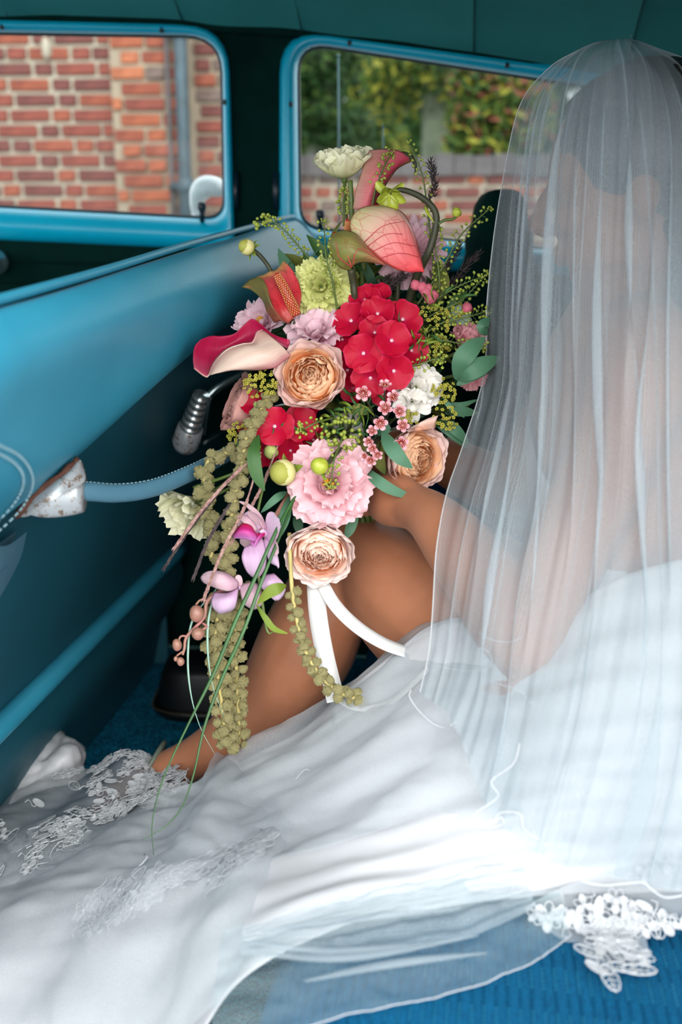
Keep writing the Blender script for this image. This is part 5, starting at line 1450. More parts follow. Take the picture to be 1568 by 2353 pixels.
# ---- anthuriums, calla: skins drawn through a net of points, each with its own depth
PM['anth_r'] = petal_mat('anthurium_pink', [(0, (206, 204, 146)), (.32, (240, 206, 182)), (.6, (252, 162, 158)), (1, (250, 84, 94))], .35, .5, (214, 60, 80), rough=.3)
PM['anth_g'] = petal_mat('anthurium_green', [(0, (132, 138, 66)), (.6, (150, 142, 82)), (1, (224, 124, 110))], .3, .5, (150, 60, 60), rough=.3)
PM['anth_red'] = petal_mat('anthurium_red', [(0, (166, 138, 84)), (.25, (216, 84, 88)), (.7, (208, 50, 62)), (1, (190, 90, 76))], .22, .4, (150, 20, 40), rough=.3)
PM['anth_olive'] = petal_mat('anthurium_olive', [(0, (104, 104, 54)), (.6, (116, 106, 62)), (1, (150, 80, 66))], .2, .5, (120, 50, 50), rough=.35)
PM['spathe_pink'] = petal_mat('spathe_dusty_pink', [(0, (220, 170, 152)), (.45, (220, 116, 124)), (.8, (206, 70, 98)), (1, (140, 112, 70))], .3, 0, None, .4, vscale=(40, 2, 1))
PM['calla_out'] = petal_mat('calla_cream', [(0, (206, 150, 140)), (.3, (232, 206, 188)), (.7, (232, 200, 186)), (1, (206, 120, 134))], .25, 0, None, .35, vscale=(2, 44, 1))
PM['calla_in'] = petal_mat('calla_magenta', [(0, (206, 90, 120)), (.5, (182, 30, 76)), (1, (176, 24, 70))], .25, 0, None, .35, vscale=(36, 2, 1))
def skin(name, rows, m, parent, nu=26, nv=26, label=None, th=.0011, amp=0.0):
    g = patch([pxs(r) for r in rows], nu, nv)
    if amp: g = folds(g, amp, 5, 5, 2.0)
    mb = MB(); mb.grid(g); o = mb.build(name, m, parent)
    md = o.modifiers.new("thick", 'SOLIDIFY'); md.thickness = th; md.offset = 0
    if label: tag(o, label)
    return o, g
M['vein'] = mat('anthurium_vein', (206, 60, 74), 0.4)
an = empty("anthurium", P(815, 620, 1.15), bq); tag(an, "large veined pink and green anthurium on the upper right")
skin("spathe", [[(812,545,1.1250),(806,512,1.1225),(822,484,1.1250),(850,474,1.1300),(880,472,1.1325)], [(836,560,1.1190),(842,520,1.1160),(868,492,1.1175),(900,482,1.1225),(925,490,1.1300)], [(862,582,1.1150),(880,548,1.1100),(906,520,1.1100),(932,512,1.1175),(950,535,1.1275)], [(892,608,1.1175),(910,588,1.1100),(930,566,1.1100),(948,560,1.1150),(962,578,1.1250)], [(945,626,1.1220),(952,625,1.1210),(960,624,1.1205),(968,624,1.1210),(975,626,1.1225)]], PM['anth_r'], an)
skin("spathe_lobe", [[(806,622,1.125),(782,614,1.118),(762,588,1.12),(753,560,1.125),(766,536,1.125)], [(812,610,1.115),(794,596,1.105),(778,568,1.105),(774,546,1.11),(790,530,1.115)], [(830,602,1.112),(820,588,1.10),(808,566,1.098),(808,546,1.10),(816,536,1.11)], [(862,604,1.115),(856,594,1.106),(846,578,1.104),(838,564,1.108),(836,556,1.116)], [(888,610,1.12),(884,605,1.118),(876,598,1.116),(866,590,1.116),(858,584,1.118)]], PM['anth_g'], an, label="olive green folded lobe")
mb = MB()
for (a, b) in (((812,545),(974,624)),): mb.tube(cr(pxs([(766,534,1.124),(800,546,1.112),(836,562,1.112),(880,598,1.11),(920,620,1.12),(974,624,1.124)]), 30), .0009, 6)
mb.tube(cr(pxs([(812,545,1.13),(806,512,1.124),(822,484,1.129),(850,474,1.139),(880,472,1.144),(925,489,1.139),(950,534,1.134),(963,578,1.129),(974,624,1.124)]), 40), .0008, 6)
mb.build("red_rim", M['spadix'], an)
for pts in ([(808,612,1.105),(795,575,1.10),(790,548,1.104),(800,538,1.108)], [(812,610,1.104),(816,585,1.094),(830,572,1.094),(862,590,1.102)], [(808,614,1.11),(780,590,1.102),(772,556,1.104)], [(838,556,1.11),(880,520,1.095),(930,508,1.108)], [(845,566,1.106),(890,538,1.092),(945,540,1.122)], [(856,578,1.104),(905,558,1.09),(956,566,1.118)], [(872,594,1.104),(920,582,1.09),(962,590,1.118)]):
    mb = MB(); mb.tube(cr(pxs(pts), 18), [.0006 - .0003 * i / 17 for i in range(18)], 5); mb.build("vein", M['vein'], an)
def spadix(pts, r, parent):
    c = cr(pxs(pts), 22); mb = MB(); mb.tube(c, [r * (1.0 - .35 * (i / 21) ** 3) for i in range(22)], 12); mb.ball(c[-1], r * .66, 10, 8)
    for i in range(1, 22):
        for k in range(10):
            a = 2 * PI * (k + .5 * (i % 2)) / 10; t = (c[min(i + 1, 21)] - c[i - 1]).normalized(); n_ = t.orthogonal().normalized(); b = t.cross(n_)
            q = c[i] + (n_ * math.cos(a) + b * math.sin(a)) * r * (1.0 - .35 * (i / 21) ** 3); mb.ball(q, r * .17, 5, 4, mi=1)
    return mb.build("spadix", [M['spadix'], M['spadix_dot']], parent)
spadix([(798,540,1.15),(800,524,1.145),(799,508,1.14)], px2m(8, 1.14), an)
mb = MB(); mb.tube(cr(pxs([(806,618,1.128),(812,650,1.14),(816,690,1.15),(822,740,1.19),(826,850,1.24)]), 20), px2m(8, 1.15), 10); mb.build("stem", M['stem_dk'], an)

a2 = empty("anthurium", P(650, 735, 1.14), bq); tag(a2, "red anthurium with a knobbly red spadix on the left")
skin("spathe", [[(556,660,1.13),(585,640,1.135),(615,628,1.14),(640,615,1.145),(652,598,1.15)], [(585,665,1.12),(608,648,1.128),(632,640,1.135),(656,632,1.14),(668,616,1.145)], [(605,690,1.115),(624,672,1.122),(645,664,1.13),(668,660,1.135),(682,640,1.14)], [(628,722,1.118),(640,708,1.122),(658,698,1.126),(676,690,1.13),(692,668,1.138)], [(662,744,1.128),(668,738,1.128),(676,730,1.13),(684,722,1.132),(690,712,1.135)]], PM['anth_red'], a2, amp=.002)
skin("spathe_fold", [[(556,660,1.13),(575,643,1.125),(596,638,1.12),(606,645,1.115)], [(580,668,1.122),(592,655,1.116),(606,652,1.11),(614,660,1.108)], [(604,690,1.115),(610,680,1.108),(616,680,1.104),(622,690,1.106)], [(614,716,1.115),(620,706,1.106),(628,708,1.102),(636,720,1.108)], [(632,742,1.12),(640,738,1.114),(650,738,1.114),(664,745,1.125)]], PM['anth_olive'], a2, label="olive and pink turned edge")
spadix([(682,722,1.128),(668,694,1.12),(654,664,1.116),(638,634,1.116)], px2m(11, 1.12), a2)
mb = MB(); mb.tube(cr(pxs([(672,738,1.135),(690,780,1.17),(740,860,1.22)]), 12), .003, 8); mb.build("stem", M['stem_dk'], a2)

a3 = empty("arum_spathe", P(840, 480, 1.17), bq); tag(a3, "dusty pink spathe arching to the right at the top")
skin("spathe", [[(812,480,1.17),(818,440,1.165),(832,395,1.162),(840,360,1.165),(842,347,1.17)], [(826,482,1.16),(836,440,1.152),(852,398,1.15),(872,362,1.155),(880,343,1.162)], [(840,482,1.155),(852,440,1.148),(872,402,1.146),(896,370,1.15),(914,346,1.158)], [(856,480,1.16),(868,440,1.155),(886,408,1.152),(910,380,1.155),(936,358,1.162)], [(866,478,1.168),(878,442,1.165),(894,414,1.164),(916,386,1.166),(948,370,1.17)]], PM['spathe_pink'], a3)
mb = MB(); mb.tube(cr(pxs([(905,360,1.16),(935,358,1.165),(950,368,1.168),(956,385,1.17),(953,400,1.17)]), 16), [.0055, .0052, .0048, .0044, .004, .0036, .0032, .003, .0027, .0024, .0021, .0018, .0015, .0012, .0009, .0005], 8); mb.build("spathe_tip", M['stem_dk'], a3)
mb = MB(); mb.tube(cr(pxs([(840,482,1.168),(838,560,1.19),(830,700,1.22),(824,850,1.25)]), 16), .004, 8); mb.build("stem", M['stem'], a3)

cl = empty("calla_lily", P(655, 810, 1.13), bq); tag(cl, "magenta and cream calla lily reaching left over the seat")
skin("spathe_outside", [[(478,863,1.10),(492,830,1.10),(520,802,1.098),(556,790,1.098),(580,786,1.10),(590,762,1.105),(606,760,1.11)], [(486,861,1.092),(508,838,1.088),(535,815,1.086),(566,800,1.086),(592,795,1.088),(610,785,1.094),(628,778,1.10)], [(505,856,1.088),(530,846,1.082),(556,832,1.08),(588,818,1.08),(612,812,1.082),(632,802,1.088),(648,795,1.095)], [(530,850,1.09),(560,848,1.085),(590,840,1.083),(614,832,1.085),(632,826,1.088),(645,815,1.092),(660,808,1.1)], [(560,849,1.10),(590,850,1.095),(612,848,1.094),(630,845,1.095),(642,838,1.097),(654,828,1.10),(668,818,1.105)]], PM['calla_out'], cl, 40, 26, "cream outer side")
skin("spathe_inside", [[(446,845,1.10),(470,863,1.10),(484,860,1.10),(506,828,1.102),(545,796,1.102),(582,788,1.104),(594,765,1.108),(622,776,1.11),(660,800,1.11)], [(444,822,1.108),(462,838,1.112),(486,842,1.118),(512,818,1.122),(548,795,1.124),(585,780,1.124),(600,765,1.122),(628,775,1.12),(664,794,1.115)], [(448,796,1.112),(470,806,1.122),(500,806,1.13),(526,795,1.134),(556,780,1.134),(586,764,1.13),(604,758,1.125),(630,770,1.12),(666,786,1.115)], [(462,780,1.115),(485,772,1.122),(512,772,1.128),(540,766,1.13),(562,745,1.128),(580,733,1.125),(600,745,1.122),(628,770,1.118),(664,780,1.115)]], PM['calla_in'], cl, 54, 26, "magenta inner side")
mb = MB(); mb.tube(cr(pxs([(446,846,1.099),(470,864,1.098),(480,862,1.097),(496,832,1.097),(522,804,1.095),(556,791,1.095),(580,787,1.097),(592,764,1.103),(604,758,1.107)]), 50), .0008, 6); mb.build("rim", PM['calla_out'], cl)
mb = MB(); mb.tube(cr(pxs([(652,822,1.115),(672,836,1.15),(740,880,1.22)]), 10), [.010, .009, .008, .007, .006, .006, .006, .005, .005, .005], 10); mb.build("stem", M['stem'], cl)

# ---- orchids
def orchid(px, py, d, rpx, face, roll, label, parts, seed):
    pos = P(px, py, d); R = px2m(rpx, d); Mx = orient(pos, face, roll); rng = random.Random(seed)
    mb = MB(); mb.ball((0, 0, 0), R * .14, 10, 8); mb.tube([(0, 0, 0), (0, .08 * R, .14 * R), (0, .02 * R, .24 * R)], [.1 * R, .09 * R, .06 * R], 8)
    o = mb.build("orchid", PM['mauve'], bq, M=Mx); tag(o, label)
    for (kind, ang, a0, a1) in parts:
        if kind == 's': mb = MB(); mb.grid(petal(L=R * 1.0, W=R * .30, a0=a0, a1=a1, cup=24, nu=7, nv=8, vm=.5, b=.3, tip=.2, base=(.06 * R, 0), seed=rng.randint(0, 999))); nm, mm = "sepal", PM['mauve_pink']
        elif kind == 'p': mb = MB(); mb.grid(petal(L=R * .98, W=R * .56, a0=a0, a1=a1, cup=22, nu=10, nv=9, vm=.58, b=.16, tip=.35, ruffle=.02, base=(.05 * R, .01 * R), seed=rng.randint(0, 999))); nm, mm = "petal", PM['mauve']
        else:
            mb = MB(); mb.grid(petal(L=R * .62, W=R * .30, a0=a0, a1=a1, cup=100, nu=8, nv=8, vm=.5, b=.5, tip=.2, base=(.08 * R, .02 * R))); nm, mm = "lip", PM['magenta']
        obj(nm, mb.mesh(nm, mm), o, Mx @ RZ(math.radians(ang)))
    return o
orchid(610, 1226, 1.09, 66, dirv(-.75, .1, .75), 0, "mauve orchid with a magenta lip, the upper of two", [('s', 95, 60, 25), ('s', 200, 80, 60), ('s', 320, 80, 95), ('p', 150, 60, 40), ('p', 20, 75, 85), ('l', 270, 20, 70)], 1)
for ro in [(skin("petal", [[(600,1232,1.09),(585,1246,1.085),(562,1258,1.085)], [(612,1262,1.082),(590,1280,1.075),(556,1282,1.08)], [(610,1300,1.085),(592,1318,1.08),(566,1310,1.085)], [(596,1328,1.09),(588,1328,1.09),(578,1324,1.09)]], PM['mauve'], bq, 14, 14, "broad mauve orchid petal")[0])]: pass
skin("petal", [[(600,1330,1.085),(612,1322,1.083),(630,1318,1.085)], [(598,1345,1.08),(620,1338,1.075),(650,1338,1.08)], [(615,1365,1.08),(632,1362,1.077),(656,1352,1.082)], [(632,1380,1.085),(642,1378,1.085),(652,1368,1.088)]], PM['mauve'], bq, 12, 12, "mauve orchid petal under the grass blades")
skin("sepal", [[(606,1240,1.086),(612,1236,1.084),(618,1238,1.086)], [(612,1265,1.078),(624,1262,1.075),(636,1270,1.08)], [(620,1290,1.08),(630,1290,1.078),(642,1300,1.083)], [(636,1300,1.085),(638,1302,1.085),(640,1306,1.086)]], PM['mauve'], bq, 10, 10)
skin("sepal", [[(606,1218,1.088),(612,1208,1.09)], [(590,1190,1.085),(598,1180,1.088)], [(568,1166,1.085),(572,1158,1.088)], [(546,1152,1.09),(546,1150,1.09)]], PM['mauve_pink'], bq, 8, 16)
o2_ = orchid(552, 1352, 1.085, 30, dirv(.0, .2, 1), 0, "pale mauve orchid seen from behind, the lower of two", [('s', 100, 80, 100)], 2)
skin("sepal", [[(546,1352,1.085),(548,1340,1.083),(540,1330,1.083),(525,1318,1.086)], [(525,1358,1.078),(522,1340,1.073),(512,1322,1.075),(502,1312,1.083)], [(500,1352,1.08),(492,1338,1.076),(484,1322,1.078),(480,1313,1.083)], [(470,1340,1.088),(464,1334,1.088),(462,1326,1.088),(468,1318,1.09)]], PM['mauve_pink'], o2_, 16, 16)
skin("petal", [[(548,1352,1.084),(540,1356,1.083),(520,1362,1.086),(492,1362,1.09)], [(545,1375,1.077),(530,1376,1.073),(508,1378,1.076),(486,1380,1.085)], [(540,1395,1.08),(525,1398,1.076),(505,1400,1.078),(490,1396,1.085)], [(530,1405,1.088),(518,1408,1.088),(508,1410,1.088),(502,1408,1.09)]], PM['mauve'], o2_, 16, 16)
skin("petal", [[(552,1350,1.084),(562,1342,1.083),(580,1338,1.086),(592,1342,1.09)], [(555,1368,1.077),(572,1364,1.073),(592,1362,1.076),(604,1370,1.083)], [(562,1388,1.08),(578,1386,1.076),(594,1384,1.078),(602,1388,1.083)], [(576,1398,1.088),(584,1400,1.088),(592,1398,1.088),(598,1394,1.09)]], PM['mauve_pink'], o2_, 16, 16)
# lip of the upper orchid and its spur
skin("lip", [[(586,1222,1.082),(576,1208,1.075),(558,1204,1.076),(540,1220,1.082)], [(590,1232,1.076),(574,1224,1.066),(552,1222,1.068),(536,1230,1.08)], [(590,1244,1.08),(578,1242,1.074),(560,1238,1.075),(535,1236,1.082)]], PM['magenta'], bq, 14, 12, "magenta orchid lip")
skin("sepal", [[(592,1216,1.088),(582,1200,1.086),(564,1184,1.086),(542,1184,1.09)], [(586,1222,1.084),(572,1210,1.08),(556,1198,1.08),(543,1188,1.088)]], PM['mauve_pink'], bq, 14, 6)
mb = MB(); mb.tube(cr(pxs([(600,1220,1.09),(630,1190,1.10),(660,1140,1.13),(700,1060,1.2)]), 16), .0028, 8); mb.build("orchid_stem", M['orchid_bud'], bq)
# spray of orchid buds
ob = empty("orchid_bud_spray", P(480, 1380, 1.10), bq); tag(ob, "spray of dusky pink orchid buds at the lower left")
mb = MB(); mb.tube(cr(pxs([(520,1350,1.10),(478,1380,1.10),(468,1420,1.10),(430,1462,1.10),(424,1490,1.10),(420,1505,1.10)]), 30), [.0026 - .0012 * i / 29 for i in range(30)], 8)
for pts in ([(480,1382,1.10),(462,1378,1.098),(450,1390,1.096)], [(466,1432,1.10),(476,1440,1.098),(462,1448,1.096)], [(432,1462,1.10),(416,1462,1.098),(410,1474,1.096)], [(422,1496,1.10),(408,1506,1.10),(404,1514,1.10)]): mb.tube(cr(pxs(pts), 8), .0013, 6)
mb.build("bud_stem", M['orchid_bud'], ob)
for px, py, rx, ry, a in ((452, 1410, 17, 19, 0), (455, 1456, 15, 14, .5), (407, 1482, 11, 14, .1), (415, 1520, 9, 10, .2), (404, 1514, 5, 6, 0)):
    mb = MB(); s = px2m(1, 1.095); T = orient(P(px, py, 1.095), dirv(0, -.2, 1), a)
    for k in range(3): mb.ball((math.cos(k * 2.1) * rx * s * .12, math.sin(k * 2.1) * rx * s * .12, 0), (rx * s * .92, ry * s, rx * s * .92), 12, 10)
    mb.build("orchid_bud", M['orchid_bud'], ob, M=T)

# ---- round buds
def bud(px, py, d, rpx, face, m, label, bracts=5, spread=110, stem=None, petals=9, sr=.0026, sm=None):
    pos = P(px, py, d); R = px2m(rpx, d); Mx = orient(pos, face); mb = MB()
    mb.ball((0, 0, 0), (R * .9, R * .9, R * .95), 18, 14, lump=.03)
    o = mb.build("flower_bud", m, bq, M=Mx); tag(o, label)
    me_ = petal_mesh("bud_scale", m, L=R * 2.3, W=R * .52, a0=82, a1=-70, cup=40, nu=5, nv=8, tip=.3, b=.5, base=(R * .25, -R * 1.02))
    for k in range(petals): obj("bud_scale", me_, o, Mx @ RZ(2 * PI * k / petals))
    if bracts:
        mg = petal_mesh("bract", PM['leaf_lt'], L=R * 1.25, W=R * .34, a0=70, a1=spread, cup=40, nu=4, nv=5, point=.6, vm=.4, base=(R * .2, -R * 1.02))
        for k in range(bracts): obj("bract", mg, o, Mx @ RZ(2 * PI * k / bracts + .3))
    pts = stem or None
    if pts: mb = MB(); mb.tube(cr([Mx @ Vector((0, 0, -R))] + pxs(pts), 20), sr, 8); mb.build("stem", sm or M['stem_dk'], o)
    else: stem_to(o, Mx @ Vector((0, 0, -R)))
    return o
bud(566, 567, 1.16, 19, dirv(-.8, .25, .55), M['bud'], "yellow-green round bud sticking out at the upper left", 6, 120, [(600,590,1.165),(620,618,1.165),(650,680,1.18),(720,780,1.22)])
bud(648, 1086, 1.085, 31, dirv(-.55, -.12, .8), M['bud'], "pale yellow round bud beside the frilled pink bloom", 4, 100)
bud(733, 1070, 1.062, 21, dirv(-.55, .3, .6), M['bud_g'], "glossy green bud before the frilled pink bloom", 4, 110, [(765,1050,1.08),(790,1020,1.12),(810,960,1.2)], 8, .0028)
gb = empty("hellebore_bud", P(898, 440, 1.13), bq); tag(gb, "drooping green bud with curled sepals on a bowed stem")
Mx = orient(P(896, 452, 1.13), dirv(.05, -.75, .6)); R = px2m(36, 1.13)
for k in range(6):
    mb = MB(); mb.grid(petal(L=R * 1.35, W=R * .42, a0=80, a1=8 if k % 2 else 22, cup=60, nu=6, nv=7, vm=.5, tip=.2, base=(.02 * R, -.35 * R))); obj("sepal", mb.mesh("sepal", M['bud_g']), gb, Mx @ RZ(2 * PI * k / 6))
for k in range(3):
    mb = MB(); mb.grid(petal(L=R * 1.1, W=R * .38, a0=100, a1=130, cup=60, nu=5, nv=6, vm=.5, tip=.2, base=(.02 * R, -.35 * R))); obj("sepal", mb.mesh("sepal", M['bud_g']), gb, Mx @ RZ(2 * PI * k / 3 + .5))
mb = MB(); mb.tube(cr(pxs([(896,444,1.135),(920,436,1.135),(955,446,1.14),(985,466,1.145),(1002,492,1.15),(1000,530,1.155),(985,580,1.16),(960,630,1.18),(930,720,1.21),(880,830,1.24)]), 50), [.0028 + .0028 * i / 49 for i in range(50)], 10); mb.build("bowed_stem", M['stem_dk'], gb)
mb = MB(); mb.tube(cr(pxs([(1002,518,1.152),(1022,506,1.15),(1040,504,1.15),(1050,496,1.15)]), 12), .0016, 8); mb.build("side_stem", M['stem'], gb)
mb = MB(); mb.ball(P(1050, 488, 1.15), px2m(11, 1.15), 12, 10, lump=.2); mb.build("side_bud", M['bud_g'], gb)
skin("bract", [[(1004,520,1.152),(998,510,1.15)], [(992,500,1.148),(980,490,1.146)], [(982,478,1.15),(976,472,1.15)]], M['bud_g'], gb, 6, 10)

# ---- hanging amaranth: knobbly strings
def knob(seed):
    mb = MB(); rng = random.Random(seed)
    mb.ball((0, 0, 0), .92, 10, 8, lump=.3, seed=seed)
    for k in range(46):
        d = Vector((rng.gauss(0, 1), rng.gauss(0, 1), rng.gauss(0, 1))).normalized(); mb.ball(d * .92, rng.uniform(.14, .24), 5, 4)
    return mb.mesh("blossom_knot", M['amaranth'])
KN = [knob(k) for k in range(4)]
def amaranth(pts, r0, r1, label, seed, step=.62, start=.0, side=.75):
    rng = random.Random(seed); c = cr(pxs(pts), 160); tot = sum((b - a).length for a, b in zip(c, c[1:]))
    mb = MB(); mb.tube(c[::4], .0024, 7); o = mb.build("amaranth_tassel", M['stem_pale'], bq); tag(o, label)
    acc = 0; nxt = tot * start; k = 0
    for a, b in zip(c, c[1:]):
        acc += (b - a).length
        if acc >= nxt:
            t = acc / tot; rp = px2m(r0 + (r1 - r0) * t, 1.1); tg = (b - a).normalized()
            sd = tg.cross(FW).normalized(); an_ = k * 2.2 + rng.uniform(-.4, .4)
            q = b + (sd * math.cos(an_) - FW * math.sin(an_) * .7) * rp * side
            s = rp * rng.uniform(.75, 1.1)
            obj("blossom_knot", KN[k % 4], o, Matrix.Translation(q) @ Matrix.Rotation(rng.uniform(0, 6), 4, Vector((rng.gauss(0, 1), rng.gauss(0, 1), 1)).normalized()) @ Matrix.Diagonal((s, s, s * .85, 1)))
            nxt += rp * step; k += 1
amaranth([(622,905,1.12),(590,960,1.10),(565,1010,1.09),(560,1050,1.09),(545,1120,1.085),(530,1200,1.09),(522,1280,1.095),(520,1340,1.10)], 13, 15, "amaranth string falling past the cream bloom", 1, .75)
amaranth([(600,1050,1.13),(530,1040,1.12),(482,1055,1.115),(470,1110,1.11),(480,1190,1.11),(490,1240,1.11),(484,1290,1.112)], 15, 17, "short thick amaranth string at the grab handle", 2, .95, .15)
amaranth([(520,1330,1.11),(500,1420,1.12),(495,1500,1.12),(505,1580,1.13),(515,1660,1.14),(522,1720,1.15)], 20, 15, "long amaranth string hanging lowest, front one of a pair", 3, .66, 0, 1.0)
amaranth([(560,1340,1.125),(545,1420,1.13),(540,1490,1.14),(545,1560,1.145),(548,1640,1.155),(550,1715,1.165)], 17, 14, "long amaranth string hanging lowest, back one of a pair", 4, .66, 0, 1.0)
amaranth([(665,1225,1.10),(668,1300,1.09),(672,1360,1.085),(682,1420,1.08),(700,1490,1.075),(735,1550,1.07),(780,1590,1.065),(828,1608,1.06)], 11, 13, "curved amaranth string crossing the bare calf", 5, .72, .30, .95)

# ---- reed grass spikes
def reed(pts, label, seed, m=None):
    rng = random.Random(seed); c = cr(pxs(pts), 60); mb = MB(); mb.tube(c, [.0013 - .0007 * i / 59 for i in range(60)], 5)
    for i in range(14, 60):
        tg = (c[i] - c[i - 1]).normalized()
        for s in (-1, 1):
            sd = (tg.cross(FW)).normalized() * s * rng.uniform(.5, 1) - FW * rng.uniform(-.5, .8)
            q = c[i]; mb.tube([q, q + tg * .003 + sd * .0014, q + tg * .0065 + sd * .0013], [.0005, .0010, .0002], 5)
    o = mb.build("reed_grass", m or M['reed'], bq); tag(o, label)
reed([(595,1020,1.10),(520,1110,1.085),(440,1210,1.08),(380,1302,1.08)], "purplish reed grass spike pointing lowest left", 1, M['reed_dk'])
reed([(600,1040,1.09),(540,1090,1.07),(470,1165,1.065),(404,1255,1.065)], "pale pink reed grass spike lying over the cream bloom", 2)
reed([(600,1060,1.10),(535,1150,1.085),(480,1240,1.08),(446,1325,1.08)], "dark reed grass spike in the middle of the row", 3, M['reed_dk'])
reed([(590,1080,1.085),(560,1170,1.07),(510,1270,1.065),(470,1372,1.065)], "reed grass spike reaching the orchid buds", 4)
reed([(640,1020,1.12),(610,1100,1.10),(570,1180,1.095),(530,1250,1.09)], "reed grass spike behind the upper orchid", 5)
for pts in ([(580,1070,1.10),(520,1095,1.095),(445,1120,1.12)], [(600,1060,1.105),(530,1120,1.10),(450,1155,1.13)]):
    mb = MB(); mb.tube(cr(pxs(pts), 16), .0018, 7); mb.build("flower_stem", M['stem'], bq)

# ---- long grass blades
def blade(pts, w, label, m=None):
    c = cr(pxs(pts), 60); mb = MB(); mb.tube(c, [px2m(w, 1.05) * (.6 + .4 * math.sin(PI * min(1, i / 40))) * (1 - .75 * max(0, (i - 30) / 29)) for i in range(60)], 6, flat=.3, up=RT); o = mb.build("grass_blade", m or M['stem_grass'], bq); tag(o, label)
blade([(690,1120,1.10),(640,1210,1.07),(590,1320,1.055),(540,1430,1.05),(490,1550,1.05),(430,1670,1.05),(375,1790,1.05),(350,1890,1.05),(353,1965,1.05)], 5, "longest grass blade arching down to the gown")
blade([(680,1140,1.10),(640,1240,1.075),(600,1340,1.06),(560,1450,1.055),(510,1560,1.06),(470,1670,1.06),(445,1780,1.06),(420,1850,1.06),(385,1895,1.06),(328,1930,1.055)], 4.5, "second grass blade curling along the gown")
M['stem_grey'] = mat('grey_green_grass', (140, 176, 158), 0.45, 0.1, 40)
blade([(500,1350,1.12),(445,1420,1.11),(432,1500,1.105),(438,1590,1.105),(460,1670,1.11),(495,1735,1.12)], 3, "thin pale grass blade beside the orchid buds", M['stem_grey'])
blade([(500,1340,1.12),(480,1420,1.10),(478,1500,1.10),(490,1580,1.10),(515,1645,1.105)], 3, "thin pale grass blade in front of the amaranth", M['stem_grey'])
blade([(640,1010,1.13),(590,1200,1.10),(610,1430,1.08),(632,1452,1.08),(660,1456,1.08)], 4, "narrow green blade curling over the shin", M['stem'])

# ---- leaves
def leaf(rows3, w, m, label=None, name="leaf", fold=.15, nv=12):
    """leaf along a midrib (px,py,d), half width in px"""
    c = cr(pxs(rows3), nv); g = []
    for i, q in enumerate(c):
        t = i / (nv - 1); tg = (c[min(i + 1, nv - 1)] - c[max(i - 1, 0)]).normalized(); sd = tg.cross(FW).normalized(); n_ = sd.cross(tg)
        ww = px2m(w, 1.12) * (math.sin(PI * min(1, t * .97 + .02)) ** .75 + .02)
        g.append([q + sd * (ww * u) - FW * (-fold * ww * abs(u)) for u in (-1, -.5, 0, .5, 1)])
    mb = MB(); mb.grid(g); o = mb.build(name, m, bq)
    if label: tag(o, label)
    return o
leaf([(595,1000,1.09),(583,1040,1.075),(590,1090,1.075),(608,1128,1.08)], 15, PM['leaf'], "pointed green leaf beside the red florets")
leaf([(1048,872,1.11),(1060,830,1.095),(1085,800,1.095),(1115,775,1.105)], 22, PM['euc'], "broad grey-green leaf before the dusty pink bloom")
leaf([(1048,872,1.115),(1075,855,1.10),(1110,838,1.10),(1150,820,1.11)], 22, PM['euc'])
leaf([(1050,885,1.115),(1085,862,1.11),(1120,855,1.115)], 14, PM['euc'])
leaf([(880,990,1.09),(895,1020,1.075),(918,1050,1.07),(948,1076,1.075)], 17, PM['euc'], "grey-green leaf lying over the rose above the wrist")
leaf([(835,1070,1.12),(860,1098,1.09),(900,1125,1.085),(958,1146,1.09)], 13, PM['euc'], "long grey-green leaf over the wrist")
leaf([(800,1150,1.14),(812,1180,1.13),(805,1215,1.125),(792,1240,1.125)], 13, PM['euc'])
leaf([(660,1130,1.12),(635,1145,1.11),(600,1178,1.11)], 9, PM['euc']); leaf([(665,1140,1.12),(650,1180,1.105),(628,1225,1.105)], 8, PM['euc']); leaf([(668,1140,1.12),(658,1190,1.105),(640,1240,1.10)], 9, PM['euc']); leaf([(690,1170,1.14),(685,1200,1.13),(692,1235,1.125)], 12, PM['euc'])
leaf([(658,1345,1.08),(640,1352,1.07),(618,1362,1.07),(592,1388,1.075)], 13, PM['leaf_lt'], "short bright green leaf over the orchid")
leaf([(590,1390,1.075),(610,1420,1.07),(630,1445,1.072),(662,1456,1.08)], 7, PM['leaf_lt'])
leaf([(1050,740,1.16),(1062,720,1.155),(1078,700,1.16)], 22, PM['euc_pale'], "pale round leaf near the veil"); leaf([(1030,745,1.165),(1050,730,1.16),(1085,735,1.165)], 18, PM['euc_pale'])
leaf([(1000,700,1.18),(1015,650,1.175),(1005,600,1.18)], 20, PM['olive'], "dark olive leaf under the dahlia"); leaf([(1025,720,1.18),(1050,690,1.175),(1072,670,1.18)], 14, PM['leaf'])
for pts, w in (([(1020,905,1.13),(1030,930,1.12),(1068,960,1.13)], 6), ([(1030,925,1.14),(1060,930,1.14),(1100,918,1.15)], 6), ([(1025,950,1.14),(1060,945,1.14),(1100,950,1.15)], 12), ([(1010,965,1.14),(1045,985,1.13),(1078,1020,1.14)], 13), ([(1005,980,1.14),(1040,1000,1.14),(1075,1030,1.15)], 8), ([(1120,770,1.13),(1110,750,1.12),(1125,730,1.13)], 14)): leaf(pts, w, PM['euc'])
leaf([(880,1010,1.12),(870,1050,1.11),(885,1090,1.12)], 14, PM['olive']); leaf([(830,1000,1.13),(838,1030,1.12),(850,1055,1.125)], 13, PM['olive']); leaf([(802,945,1.12),(825,940,1.115),(848,950,1.12)], 13, PM['olive'], "small olive leaf above the berries")
leaf([(860,1000,1.13),(880,985,1.12),(900,990,1.12)], 15, PM['euc'])
skin("petal", [[(935,1000,1.13),(965,990,1.12),(1000,985,1.13)], [(945,985,1.12),(970,972,1.112),(1002,968,1.12)], [(965,972,1.125),(985,962,1.12),(1008,955,1.125)]], PM['rose_out'], bq, 12, 12, "pale loose petal above the rose at the wrist")
